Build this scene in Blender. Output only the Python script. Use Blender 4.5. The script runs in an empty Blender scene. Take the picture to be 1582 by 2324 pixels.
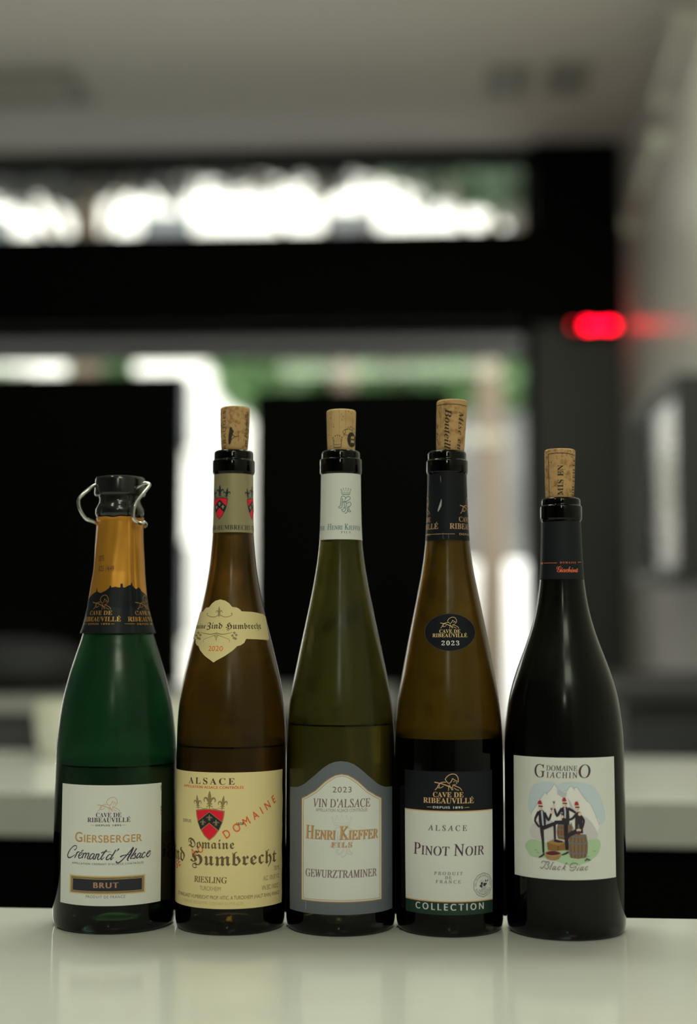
import bpy, bmesh, math, random
import numpy as np
from mathutils import Vector, Matrix
from mathutils.geometry import tessellate_polygon

SC = bpy.context.scene
COL = SC.collection
R = math.radians
W, H, F = 1582.0, 2324.0, 50.0 / 36.0 * 2324.0

# ------------------------------------------------------------------ camera, sky, lamps, exposure
TABLE_Z = 0.90
CAM_Z = TABLE_Z + 0.204
YAW, PITCH = R(2.8), math.atan((1436 - 1162) / F)
cam_data = bpy.data.cameras.new('camera')
cam = bpy.data.objects.new('camera', cam_data)
COL.objects.link(cam)
cam.location = (0, 0, CAM_Z)
cam.rotation_euler = (R(90) + PITCH, 0, YAW)
cam_data.sensor_fit = 'VERTICAL'
cam_data.sensor_height = 36.0
cam_data.lens = 50.0
cam_data.clip_start = 0.02
cam_data.dof.use_dof = True
cam_data.dof.focus_distance = 0.982
cam_data.dof.aperture_fstop = 2.25
SC.camera = cam

world = bpy.data.worlds.new('sky')
SC.world = world
world.use_nodes = True
world.node_tree.nodes['Background'].inputs[0].default_value = (1.0, 0.985, 0.94, 1)
world.node_tree.nodes['Background'].inputs[1].default_value = 6.0

def area(name, loc, size, power, color, rot=(0, 0, 0), spread=180):
    l = bpy.data.lights.new(name, 'AREA')
    l.shape = 'RECTANGLE'
    l.size, l.size_y = size
    l.energy = power
    l.color = color
    l.spread = R(spread)
    o = bpy.data.objects.new(name, l)
    COL.objects.link(o)
    o.location = loc
    o.rotation_euler = rot
    return o

LAMP = (0.912, 1.0, 0.745)
area('ceiling_lamp_and_fill', (0.05, -0.75, 3.02), (0.22, 0.9), 6, LAMP)
area('ceiling_lamp_and_fill', (-1.15, -0.15, 3.02), (0.12, 0.5), 5, LAMP)
area('ceiling_lamp_and_fill', (0.5, -1.9, 3.02), (0.9, 0.9), 26, LAMP)
area('ceiling_lamp_and_fill', (-0.2, 1.75, 3.02), (1.6, 0.5), 33, LAMP)  # added fill over the counters, brightens both worktops
area('ceiling_lamp_and_fill', (0.35, 3.5, 3.02), (0.4, 0.4), 12, LAMP)  # added fill just out of view, brightens the right wall
area('back_room_lamp', (-0.12, -3.3, 2.75), (0.12, 0.5), 9, LAMP, (R(-112), 0, R(180)))
area('added_uplight', (-0.9, 3.05, 0.55), (2.6, 0.3), 10, (1.0, 0.985, 0.84), (R(180), 0, 0))  # added, unseen behind the rear counter, brightens the ceiling

SC.view_settings.view_transform = 'Standard'
SC.view_settings.look = 'None'
SC.view_settings.gamma = 1.0
SC.view_settings.use_curve_mapping = False
SC.view_settings.exposure = 0.0
SC.cycles.use_denoising = True
SC.cycles.max_bounces = 14
SC.cycles.transmission_bounces = 12
SC.cycles.caustics_reflective = False
SC.cycles.caustics_refractive = False
SC.cycles.sample_clamp_indirect = 4.0

# ------------------------------------------------------------------ pixel -> world
_rot = Matrix.Rotation(YAW, 3, 'Z') @ Matrix.Rotation(R(90) + PITCH, 3, 'X')
CAMP = Vector((0, 0, CAM_Z))
def ray(px, py):
    d = _rot @ Vector(((px - W / 2) / F, -(py - H / 2) / F, -1.0))
    return d
def on_z(px, py, z):
    d = ray(px, py)
    return CAMP + d * ((z - CAM_Z) / d.z)
def at(px, py, Y):
    d = ray(px, py)
    return CAMP + d * (Y / d.y)
def on_x(px, py, X):
    d = ray(px, py)
    return CAMP + d * (X / d.x)

# ------------------------------------------------------------------ materials
def lin1(c):
    c /= 255.0
    return c / 12.92 if c <= 0.04045 else ((c + 0.055) / 1.055) ** 2.4
def lin(c):
    return tuple(lin1(x) for x in c)
LIGHT = (0.434, 0.457, 0.325)          # what a white sheet sends back under these lamps
MATS = {}
def mat(name, rgb, rough=0.5, metal=0.0, noise=None, bump=None, coat=0.0, spec=0.5, emit=None, trans=0.0, ior=1.5):
    if name in MATS:
        return MATS[name]
    m = bpy.data.materials.new(name)
    m.use_nodes = True
    nt = m.node_tree
    b = nt.nodes['Principled BSDF']
    b.inputs['Base Color'].default_value = (*rgb, 1)
    b.inputs['Roughness'].default_value = rough
    b.inputs['Metallic'].default_value = metal
    b.inputs['Specular IOR Level'].default_value = spec
    b.inputs['Coat Weight'].default_value = coat
    b.inputs['Coat Roughness'].default_value = 0.05
    b.inputs['Transmission Weight'].default_value = trans
    b.inputs['IOR'].default_value = ior
    if emit:
        b.inputs['Emission Color'].default_value = (*emit[0], 1)
        b.inputs['Emission Strength'].default_value = emit[1]
    if noise or bump:
        tc = nt.nodes.new('ShaderNodeTexCoord')
    if noise:
        rgb2, scale, lo, hi = noise
        n = nt.nodes.new('ShaderNodeTexNoise')
        n.inputs['Scale'].default_value = scale
        n.inputs['Detail'].default_value = 6
        r = nt.nodes.new('ShaderNodeValToRGB')
        r.color_ramp.elements[0].position = lo
        r.color_ramp.elements[1].position = hi
        r.color_ramp.elements[0].color = (*rgb2, 1)
        r.color_ramp.elements[1].color = (*rgb, 1)
        nt.links.new(tc.outputs['Object'], n.inputs['Vector'])
        nt.links.new(n.outputs['Fac'], r.inputs['Fac'])
        nt.links.new(r.outputs['Color'], b.inputs['Base Color'])
    if bump:
        scale, strength = bump
        n = nt.nodes.new('ShaderNodeTexNoise')
        n.inputs['Scale'].default_value = scale
        n.inputs['Detail'].default_value = 4
        bp = nt.nodes.new('ShaderNodeBump')
        bp.inputs['Strength'].default_value = strength
        bp.inputs['Distance'].default_value = 0.001
        nt.links.new(tc.outputs['Object'], n.inputs['Vector'])
        nt.links.new(n.outputs['Fac'], bp.inputs['Height'])
        nt.links.new(bp.outputs['Normal'], b.inputs['Normal'])
    MATS[name] = m
    return m

def ink(c, rough=0.55, metal=0.0, spec=0.3):
    """printing ink whose colour on the paper is c (0-255) once lit"""
    rgb = tuple(min(0.92, l / g) for l, g in zip(lin(c), LIGHT))
    return mat('ink_%d_%d_%d_%d_%d' % (*c, int(rough * 100), int(metal * 10)), rgb, rough, metal, spec=spec)

def frosted_glass(name, tint, frost, frost_fac, rough, seed, patch=0.5):
    """tinted bottle glass under a film of condensation with wiped patches; the film shows less where the glass is met edge-on"""
    m = bpy.data.materials.new(name)
    m.use_nodes = True
    nt = m.node_tree
    out = nt.nodes['Material Output']
    g = nt.nodes['Principled BSDF']
    g.inputs['Base Color'].default_value = (*tint, 1)
    g.inputs['Transmission Weight'].default_value = 1.0
    g.inputs['Roughness'].default_value = rough
    g.inputs['IOR'].default_value = 1.42
    d = nt.nodes.new('ShaderNodeBsdfPrincipled')
    d.inputs['Base Color'].default_value = (*frost, 1)
    d.inputs['Roughness'].default_value = 0.40
    d.inputs['Specular IOR Level'].default_value = 0.07
    tc = nt.nodes.new('ShaderNodeTexCoord')
    mp = nt.nodes.new('ShaderNodeMapping')
    mp.inputs['Location'].default_value = (seed * 3.1, seed * 1.7, seed * 0.9)
    nt.links.new(tc.outputs['Object'], mp.inputs['Vector'])
    n = nt.nodes.new('ShaderNodeTexNoise')
    n.inputs['Scale'].default_value = 40
    n.inputs['Detail'].default_value = 8
    n.inputs['Roughness'].default_value = 0.62
    nt.links.new(mp.outputs['Vector'], n.inputs['Vector'])
    r = nt.nodes.new('ShaderNodeValToRGB')
    r.color_ramp.elements[0].position = 0.40
    r.color_ramp.elements[1].position = 0.50
    r.color_ramp.elements[0].color = (patch, patch, patch, 1)
    r.color_ramp.elements[1].color = (1, 1, 1, 1)
    nt.links.new(n.outputs['Fac'], r.inputs['Fac'])
    lw = nt.nodes.new('ShaderNodeLayerWeight')
    lw.inputs['Blend'].default_value = 0.5
    fc = nt.nodes.new('ShaderNodeValToRGB')          # edge darkening put into the film for the longer path through glass
    e = fc.color_ramp.elements
    e[0].position, e[0].color = 0.05, (1, 1, 1, 1)
    e[1].position, e[1].color = 0.72, (0, 0, 0, 1)
    k = e.new(0.38)
    k.color = (0.55, 0.55, 0.55, 1)
    nt.links.new(lw.outputs['Facing'], fc.inputs['Fac'])
    mul = nt.nodes.new('ShaderNodeMath')
    mul.operation = 'MULTIPLY'
    nt.links.new(r.outputs['Color'], mul.inputs[0])
    nt.links.new(fc.outputs['Color'], mul.inputs[1])
    mul2 = nt.nodes.new('ShaderNodeMath')
    mul2.operation = 'MULTIPLY'
    mul2.inputs[1].default_value = frost_fac
    nt.links.new(mul.outputs[0], mul2.inputs[0])
    mix = nt.nodes.new('ShaderNodeMixShader')
    nt.links.new(mul2.outputs[0], mix.inputs[0])
    nt.links.new(g.outputs[0], mix.inputs[1])
    nt.links.new(d.outputs[0], mix.inputs[2])
    n2 = nt.nodes.new('ShaderNodeTexNoise')          # fine droplets
    n2.inputs['Scale'].default_value = 1300
    n2.inputs['Detail'].default_value = 2
    nt.links.new(tc.outputs['Object'], n2.inputs['Vector'])
    bp = nt.nodes.new('ShaderNodeBump')
    bp.inputs['Strength'].default_value = 0.2
    bp.inputs['Distance'].default_value = 0.0003
    nt.links.new(n2.outputs['Fac'], bp.inputs['Height'])
    nt.links.new(bp.outputs['Normal'], d.inputs['Normal'])
    nt.links.new(mix.outputs[0], out.inputs['Surface'])
    return m
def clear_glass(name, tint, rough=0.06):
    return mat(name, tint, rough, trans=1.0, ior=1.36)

# ------------------------------------------------------------------ mesh helpers
class MB:
    """collects vertices and faces, then links them as one mesh object"""
    def __init__(s):
        s.v, s.f, s.m = [], [], []
    def add(s, vs, fs, mi=0):
        o = len(s.v)
        s.v += [tuple(v) for v in vs]
        s.f += [tuple(i + o for i in f) for f in fs]
        s.m += [mi] * len(fs)
        return s
    def box(s, lo, hi, mi=0):
        (a, b, c), (d, e, f) = lo, hi
        vs = [(x, y, z) for x in (a, d) for y in (b, e) for z in (c, f)]
        fs = [(0, 1, 3, 2), (4, 6, 7, 5), (0, 4, 5, 1), (2, 3, 7, 6), (0, 2, 6, 4), (1, 5, 7, 3)]
        return s.add(vs, fs, mi)
    def lathe(s, prof, n=96, mi=0, center=(0, 0), close=False):
        cx, cy = center
        vs, fs = [], []
        k = len(prof)
        for r, z in prof:
            for i in range(n):
                a = 2 * math.pi * i / n
                vs.append((cx + r * math.sin(a), cy - r * math.cos(a), z))
        rng = k if close else k - 1
        for j in range(rng):
            for i in range(n):
                i2, j2 = (i + 1) % n, (j + 1) % k
                fs.append((j * n + i, j * n + i2, j2 * n + i2, j2 * n + i))
        if not close:
            if prof[0][0] > 1e-6:
                fs.append(tuple(reversed(range(n))))
            if prof[-1][0] > 1e-6:
                fs.append(tuple((k - 1) * n + i for i in range(n)))
        return s.add(vs, fs, mi)
    def tube(s, pts, rad, n=12, mi=0, caps=True):
        pts = [Vector(p) for p in pts]
        vs, fs = [], []
        up = None
        for i, p in enumerate(pts):
            t = (pts[min(i + 1, len(pts) - 1)] - pts[max(i - 1, 0)]).normalized()
            if up is None:
                up = t.orthogonal().normalized()
            up = (up - t * up.dot(t)).normalized()
            b = t.cross(up)
            r = rad[i] if isinstance(rad, (list, tuple)) else rad
            for k in range(n):
                a = 2 * math.pi * k / n
                vs.append(p + (up * math.cos(a) + b * math.sin(a)) * r)
        for i in range(len(pts) - 1):
            for k in range(n):
                k2 = (k + 1) % n
                fs.append((i * n + k, i * n + k2, (i + 1) * n + k2, (i + 1) * n + k))
        if caps:
            fs.append(tuple(reversed(range(n))))
            fs.append(tuple((len(pts) - 1) * n + k for k in range(n)))
        return s.add(vs, fs, mi)
    def prism(s, poly, axis, lo, hi, mi=0):
        """poly extruded along axis ('x','y','z'); the other two coordinates in order"""
        n = len(poly)
        def put(p, h):
            a, b = p
            return {'x': (h, a, b), 'y': (a, h, b), 'z': (a, b, h)}[axis]
        vs = [put(p, lo) for p in poly] + [put(p, hi) for p in poly]
        fs = [tuple(range(n)), tuple(reversed(range(n, 2 * n)))]
        fs += [(i, (i + 1) % n + 0, (i + 1) % n + n, i + n) for i in range(n)]
        return s.add(vs, fs, mi)
    def build(s, name, mats, parent=None, smooth=False, bevel=0, fix=True):
        me = bpy.data.meshes.new(name)
        me.from_pydata(s.v, [], s.f)
        for m in (mats if isinstance(mats, (list, tuple)) else [mats]):
            me.materials.append(m)
        me.polygons.foreach_set('material_index', s.m)
        if fix:
            bm = bmesh.new()
            bm.from_mesh(me)
            bmesh.ops.remove_doubles(bm, verts=bm.verts, dist=1e-6)
            bmesh.ops.recalc_face_normals(bm, faces=bm.faces)
            bm.to_mesh(me)
            bm.free()
        if smooth:
            me.polygons.foreach_set('use_smooth', [True] * len(me.polygons))
            if smooth is not True:
                me.set_sharp_from_angle(angle=R(smooth))
        o = bpy.data.objects.new(name, me)
        COL.objects.link(o)
        if parent:
            o.parent = parent
        if bevel:
            b = o.modifiers.new('bevel', 'BEVEL')
            b.width = bevel
            b.segments = 3
            b.limit_method = 'ANGLE'
        return o

def tag(o, label=None, cat=None, group=None, kind=None):
    for k, v in (('label', label), ('category', cat), ('group', group), ('kind', kind)):
        if v:
            o[k] = v
    return o
def empty(name, loc, label, cat, group=None, rz=0):
    o = bpy.data.objects.new(name, None)
    COL.objects.link(o)
    o.location = loc
    o.rotation_euler = (0, 0, rz)
    o.empty_display_size = 0.02
    return tag(o, label, cat, group)
def struct(name, mb, m, **k):
    return tag(mb.build(name, m, **k), kind='structure')

# ------------------------------------------------------------------ lettering
BASE = {'bold': (0x1D400, 0x1D41A, 0x1D7CE), 'ital': (0x1D434, 0x1D44E, None), 'bi': (0x1D468, 0x1D482, None),
        'bscript': (0x1D4D0, 0x1D4EA, None), 'script': (0x1D49C, 0x1D4B6, None), 'frak': (0x1D56C, 0x1D586, None),
        'serif': (0x1D434, 0x1D44E, None)}
EXC = {('ital', 'h'): 'ℎ', ('serif', 'h'): 'ℎ', ('script', 'B'): 'ℬ', ('script', 'E'): 'ℰ', ('script', 'F'): 'ℱ',
       ('script', 'H'): 'ℋ', ('script', 'I'): 'ℐ', ('script', 'L'): 'ℒ', ('script', 'M'): 'ℳ', ('script', 'R'): 'ℛ',
       ('script', 'e'): 'ℯ', ('script', 'g'): 'ℊ', ('script', 'o'): 'ℴ'}
ACC = {'É': ('E', 1), 'é': ('e', 1), 'Ô': ('O', 2), 'ô': ('o', 2)}
_cu = bpy.data.curves.new('lettering', 'FONT')
_cu.resolution_u = 5
_co = bpy.data.objects.new('lettering', _cu)
COL.objects.link(_co)
def _mesh(body):
    _cu.body = body
    bpy.context.view_layer.update()
    me = bpy.data.meshes.new_from_object(_co.evaluated_get(bpy.context.evaluated_depsgraph_get()))
    v = [(p.co.x, p.co.y) for p in me.vertices]
    f = [tuple(p.vertices) for p in me.polygons]
    bpy.data.meshes.remove(me)
    return v, f
_GL = {}
_IX = None
def styled(ch, style):
    if (style, ch) in EXC:
        return EXC[(style, ch)]
    if style in BASE:
        U, L, D = BASE[style]
        if 'A' <= ch <= 'Z':
            return chr(U + ord(ch) - 65)
        if 'a' <= ch <= 'z':
            return chr(L + ord(ch) - 97)
        if D and ch.isdigit():
            return chr(D + ord(ch) - 48)
    return ch
def glyph(ch, style):
    global _IX
    key = (ch, style)
    if key in _GL:
        return _GL[key]
    if _IX is None:
        _IX = max(x for x, _ in _mesh('I')[0])
    if ch == ' ':
        g = ([], [], 0.28)
    else:
        acc = ACC.get(ch)
        if acc and style in BASE:
            v, f, adv = glyph(acc[0], style)
            v, f = list(v), list(f)
            top = max(y for _, y in v)
            cx = 0.5 * (min(x for x, _ in v) + max(x for x, _ in v))
            o = len(v)
            if acc[1] == 1:
                v += [(cx - 0.05, top + 0.05), (cx + 0.03, top + 0.05), (cx + 0.16, top + 0.19), (cx + 0.04, top + 0.19)]
                f.append((o, o + 1, o + 2, o + 3))
            else:
                v += [(cx - 0.15, top + 0.05), (cx - 0.07, top + 0.05), (cx, top + 0.13), (cx + 0.07, top + 0.05), (cx + 0.15, top + 0.05), (cx, top + 0.2)]
                f += [(o, o + 1, o + 2, o + 5), (o + 2, o + 3, o + 4, o + 5)]
            g = (v, f, adv)
        else:
            s = styled(ch, style)
            v, f = _mesh(s)
            adv = max(x for x, _ in _mesh(s + 'I')[0]) - _IX
            if style == 'serif' and s != ch:
                v = [(x - 0.2 * y, y) for x, y in v]
            g = (v, f, adv)
    _GL[key] = g
    return g
_CAPH = {}
def cap_h(style):
    if style not in _CAPH:
        _CAPH[style] = max(y for _, y in glyph('I' if style not in ('frak', 'script', 'bscript') else 'B', style)[0])
    return _CAPH[style]
def layout(text, style, caps=None, track=0.0):
    """verts, faces; cap height 1, starting at x 0. caps: scale of the small capitals (lower case letters)"""
    V, Fc, x = [], [], 0.0
    for ch in text:
        s = 1.0
        if caps and ch.islower():
            ch, s = ch.upper(), caps
        v, f, adv = glyph(ch, style)
        o = len(V)
        V += [(x + a * s, b * s) for a, b in v]
        Fc += [tuple(i + o for i in t) for t in f]
        x += adv * s + track
    k = 1.0 / cap_h(style)
    x0 = min(a for a, _ in V)
    V = [((a - x0) * k, b * k) for a, b in V]
    return V, Fc

# ------------------------------------------------------------------ bottles: surface of revolution seen from the camera
def smooth_profile(pts, n=160, sig=3.0):
    """pts: (z, r) ascending; returns smoothed (z, r)"""
    z = np.array([p[0] for p in pts]); r = np.array([p[1] for p in pts])
    zz = np.linspace(z[0], z[-1], n)
    rr = np.interp(zz, z, r)
    k = np.arange(-12, 13)
    w = np.exp(-0.5 * (k / sig) ** 2); w /= w.sum()
    pad = np.concatenate([2 * rr[0] - rr[12:0:-1], rr, 2 * rr[-1] - rr[-2:-14:-1]])
    rr2 = np.convolve(pad, w, 'valid')
    return zz, rr2

class Bottle:
    def __init__(s, name, label, base_px, base_py, base_hw, axis_low, rows, axis_top, finish):
        """base_px/base_py: axis and frontmost contact point on the table; rows: (y, left, right) of the glass outline"""
        front = on_z(base_px, base_py, TABLE_Z)
        hd = Vector((front.x, front.y, 0)).normalized()
        D = front.xy.length
        for _ in range(4):
            rc = base_hw / F * (D + 0.035) * 0.915
            D2 = front.xy.length + rc
            D = D2 - 0.035
        D = front.xy.length + rc
        s.D, s.hd = D, hd
        s.axis = Vector((hd.x * D, hd.y * D, TABLE_Z))
        s.right = Vector((hd.y, -hd.x, 0))
        s.root = empty('wine_bottle', s.axis, label, 'wine bottle', 'row of opened wine bottles', math.atan2(-hd.x, hd.y))
        fw = _rot @ Vector((0, 0, -1))
        s.fw = fw
        prof = []
        for y, l, r in rows:
            z, dep = s.row(y, 0.5 * (l + r))
            prof.append((z, 0.5 * (r - l) / F * dep))
        prof.sort()
        s.prof_raw = prof
        s.z, s.r = smooth_profile(prof)
        s.fin = []
        for y, hw in finish:
            z, dep = s.row(y, axis_top)
            s.fin.append((hw / F * dep, z))
        s.root_px = 0.5 * (rows[8][1] + rows[8][2])
    def row(s, y, x):
        """height above the table and depth of the axis point seen on image row y"""
        d = ray(x, y)
        k = s.D / Vector((d.x, d.y)).length
        # plane through the axis facing the camera
        k = s.D / (d.x * s.hd.x + d.y * s.hd.y)
        p = CAMP + d * k
        return p.z - TABLE_Z, (p - CAMP).dot(s.fw)
    def rad(s, z):
        return float(np.interp(z, s.z, s.r))
    def hit(s, px, py, extra=0.0005):
        """(angle, z) of the surface point behind a pixel"""
        d = ray(px, py)
        d = d / (d.x * s.hd.x + d.y * s.hd.y)
        def g(t):
            p = CAMP + d * t
            q = Vector((p.x - s.axis.x, p.y - s.axis.y))
            return q.length - (s.rad(p.z - TABLE_Z) + extra), p, q
        a = s.D - 0.06
        best = None
        N = 60
        prev = a
        for i in range(1, N + 1):
            t = a + 0.062 * i / N
            v = g(t)
            if best is None or v[0] < best[0]:
                best = (v[0], t)
            if v[0] <= 0:
                lo, hi = prev, t
                for _ in range(18):
                    m = 0.5 * (lo + hi)
                    if g(m)[0] > 0:
                        lo = m
                    else:
                        hi = m
                best = (0, hi)
                break
            prev = t
        _, p, q = g(best[1])
        phi = math.atan2(q.dot(s.right.xy), -q.dot(s.hd.xy))
        return phi, p.z - TABLE_Z
    def glass(s, mats, zones, wall=0.0032, n=128):
        """outer and inner skin as one closed glass body"""
        mb = MB()
        base_r = s.r[0]
        rc = base_r * 0.93
        outer = [(0.0, 0.003), (rc * 0.75, 0.0018), (rc * 0.95, 0.0004), (rc, 0.0), (rc * 1.015, 0.0006)]
        z0 = 0.0085
        for k in range(1, 7):
            a = k / 7 * math.pi / 2
            outer.append((rc * 1.015 + (s.rad(z0) - rc * 1.015) * math.sin(a), 0.0006 + (z0 - 0.0006) * (1 - math.cos(a))))
        outer += [(r, z) for z, r in zip(s.z, s.r) if z > z0]
        zt = outer[-1][1]
        outer += [(r, z) for r, z in s.fin if z > zt - 0.002]
        top = outer[-1][1]
        bore = 0.0094
        outer += [(bore + 0.0012, top), (bore, top - 0.0012)]
        inner = [(bore, s.z[-1])]
        for z, r in reversed(list(zip(s.z, s.r))):
            if z > 0.012:
                inner.append((max(bore * 0.95, r - wall), z))
        ri = inner[-1][0]
        inner += [(ri * 0.97, 0.009), (ri * 0.88, 0.0065), (ri * 0.6, 0.010), (0.0, 0.020)]
        s.inner = inner
        lvl = None
        if len(zones) > 2:                      # rows for the line of the wine's surface
            lvl = s.hit(s.root_px, zones[2])[1]
            outer = [p for p in outer if abs(p[1] - lvl) > 0.0009 or p[1] < 0.01]
            outer += [(s.rad(lvl + e), lvl + e) for e in (-0.00055, 0.00055)]
            body = [p for p in outer if p[1] > 0.01 and p[1] < s.z[-1]]
            i0 = next(i for i, p in enumerate(outer) if p in body)
            rest = [p for p in outer if p not in body]
            outer = rest[:i0] + sorted(body, key=lambda p: p[1]) + rest[i0:]
        pr = outer + inner
        mb.lathe(pr, n)
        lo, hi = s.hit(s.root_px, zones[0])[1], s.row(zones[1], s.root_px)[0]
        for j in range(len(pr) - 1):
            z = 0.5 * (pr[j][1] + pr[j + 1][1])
            k = (1 if z < lo else 2 if z > hi else 0) if j < len(outer) else 3  # below the lower row: near-black tint for base shade and thick glass
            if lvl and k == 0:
                k = 1 if abs(z - lvl) < 0.0005 else 4 if z < lvl else 0  # dark ring tinted into the glass, standing for the meniscus refraction
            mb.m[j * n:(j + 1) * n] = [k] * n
        return mb.build('bottle_glass', mats, s.root, smooth=40)
    def wine(s, m, py_level, px):
        lvl = s.hit(px, py_level)[1] if py_level > 0 else -py_level
        pr = [(0.0, lvl)]
        pts = [(r - 0.00015, z) for r, z in s.inner]
        # follow the inner skin below the level
        rl = None
        for (r0, z0), (r1, z1) in zip(pts, pts[1:]):
            if z0 >= lvl > z1:
                rl = r0 + (r1 - r0) * (z0 - lvl) / (z0 - z1)
                pr += [(rl - 0.0012, lvl), (rl - 0.0003, lvl + 0.0005), (rl, lvl + 0.0014)]
        pr += [(max(r, 0.0), z + 0.00015) for r, z in pts if z < lvl]
        mb = MB().lathe(pr, 96)
        return mb.build('wine', m, s.root, smooth=40)

class Art:
    """a printed sheet wrapped round a bottle: everything on it is drawn in pixels of the photograph, at the sheet's real place"""
    def __init__(s, B, xc, yc, off=0.00018, exact=False, radius=None, ustep=0.0012, zstep=0.05):
        s.B, s.xc, s.yc, s.off, s.exact = B, xc, yc, off, exact
        s.ustep, s.zstep = ustep, zstep
        s.radius = radius or B.rad
        phi, z = B.hit(xc, yc)
        s.R = s.radius(z)
        s.mats, s.faces = [], []
        if not exact:
            xs = np.linspace(xc - 150, xc + 150, 151)
            ph = [B.hit(x, yc)[0] for x in xs]
            ok = [(x, p) for x, p in zip(xs, ph) if abs(p) < 1.45]
            s.tx = np.array([o[0] for o in ok]); s.tp = np.array([o[1] for o in ok])
            ys = np.linspace(yc - 200, yc + 200, 101)
            zz = [B.hit(xc, y)[1] for y in ys]
            s.ty = np.array(ys); s.tz = np.array(zz)
        s.px = (s.B.D - s.R) / F        # metres per photo pixel at the front of the bottle
    def uv(s, x, y):
        if s.exact:
            p, z = s.B.hit(x, y)
            return p * s.R, z
        return float(np.interp(x, s.tx, s.tp)) * s.R, float(np.interp(y, s.ty, s.tz))
    def mi(s, m):
        if m not in s.mats:
            s.mats.append(m)
        return s.mats.index(m)
    def tri(s, v, f, m, layer):
        k = s.mi(m)
        for t in f:
            s.faces.append(([v[i] for i in t], k, layer))
    def poly_uv(s, pts, m, layer):
        pts = list(pts)
        t = tessellate_polygon([[Vector((a, b, 0)) for a, b in pts]])
        s.tri(pts, t, m, layer)
    def poly(s, pts, m, layer=1, close=0):
        if close:
            pts = spline(pts, close, True)
        s.poly_uv([s.uv(*p) for p in pts], m, layer)
    def rect(s, x0, y0, x1, y1, m, layer=1):
        a, b = s.uv(x0, s.yc)[0], s.uv(x1, s.yc)[0]
        c, d = s.uv(s.xc, y0)[1], s.uv(s.xc, y1)[1]
        s.poly_uv([(a, d), (b, d), (b, c), (a, c)], m, layer)
    def disc(s, x, y, rx, ry, m, layer=1, n=28):
        s.poly([(x + rx * math.cos(2 * math.pi * i / n), y + ry * math.sin(2 * math.pi * i / n)) for i in range(n)], m, layer)
    def line(s, pts, w, m, layer=1, sm=0, close=False):
        """ribbon of width w pixels (or a width per point)"""
        if sm:
            ws = list(w) if isinstance(w, (list, tuple)) else None
            n0 = len(pts)
            pts = spline(pts, sm, close)
            if ws:
                w = [float(np.interp(i / (len(pts) - 1) * (n0 - 1), range(n0), ws)) for i in range(len(pts))]
        P = [Vector(s.uv(*p)) for p in pts]
        n = len(P)
        L, Rr = [], []
        for i in range(n):
            a = P[(i - 1) % n] if (close or i > 0) else P[i]
            b = P[(i + 1) % n] if (close or i < n - 1) else P[i]
            t = (b - a)
            t = t.normalized() if t.length > 0 else Vector((1, 0))
            nr = Vector((-t.y, t.x)) * ((w[i] if isinstance(w, (list, tuple)) else w) * s.px * 0.5)
            L.append(tuple(P[i] + nr)); Rr.append(tuple(P[i] - nr))
        k = s.mi(m)
        for i in range(n if close else n - 1):
            j = (i + 1) % n
            s.faces.append(([L[i], Rr[i], Rr[j], L[j]], k, layer))
    def text(s, t, style, x0, x1, yb, h, m, layer=1, caps=None, track=0.0, y1=None, u=None, bold=0):
        """t between the pixels x0 and x1 on the base line yb; h: cap height in pixels; y1: end of a slanted base line"""
        V, Fc = layout(t, style, caps, track)
        xm = max(a for a, _ in V)
        if u:
            p0, p1 = Vector((u[0], s.uv(s.xc, yb)[1])), Vector((u[1], s.uv(s.xc, yb)[1]))
        elif y1 is None:
            z = s.uv(0.5 * (x0 + x1), yb)[1] if s.exact else s.uv(s.xc, yb)[1]
            p0, p1 = Vector((s.uv(x0, yb)[0], z)), Vector((s.uv(x1, yb)[0], z))
        else:
            p0, p1 = Vector(s.uv(x0, yb)), Vector(s.uv(x1, y1))
        d = (p1 - p0) / xm
        nn = Vector((-d.y, d.x)).normalized() * (h * s.px)
        vv = [tuple(p0 + d * a + nn * b) for a, b in V]
        s.tri(vv, Fc, m, layer)
        if bold:
            for q in (-bold, bold):
                s.tri([(a + q * s.px, b) for a, b in vv], Fc, m, layer)
    def build(s, name, label=None):
        V, Fs, M, N = [], [], [], []
        for pts, k, layer in s.faces:
            for piece in strips(pts, s.ustep, s.zstep):
                o = len(V)
                for u, z in piece:
                    a = u / s.R
                    r = s.radius(z) + s.off + layer * 0.00005
                    V.append((r * math.sin(a), -r * math.cos(a), z))
                    N.append((math.sin(a), -math.cos(a), 0.0))
                # outward winding
                (a0, b0), (a1, b1), (a2, b2) = piece[0], piece[1], piece[2]
                ar = sum(piece[i][0] * piece[(i + 1) % len(piece)][1] - piece[(i + 1) % len(piece)][0] * piece[i][1] for i in range(len(piece)))
                idx = list(range(o, o + len(piece)))
                Fs.append(idx if ar > 0 else idx[::-1])
                M.append(k)
        me = bpy.data.meshes.new(name)
        me.from_pydata(V, [], Fs)
        for m in s.mats:
            me.materials.append(m)
        me.polygons.foreach_set('material_index', M)
        me.polygons.foreach_set('use_smooth', [True] * len(Fs))
        me.normals_split_custom_set_from_vertices(N)
        o = bpy.data.objects.new(name, me)
        COL.objects.link(o)
        o.parent = s.B.root
        if label:
            o['label'] = label
        return o

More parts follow.
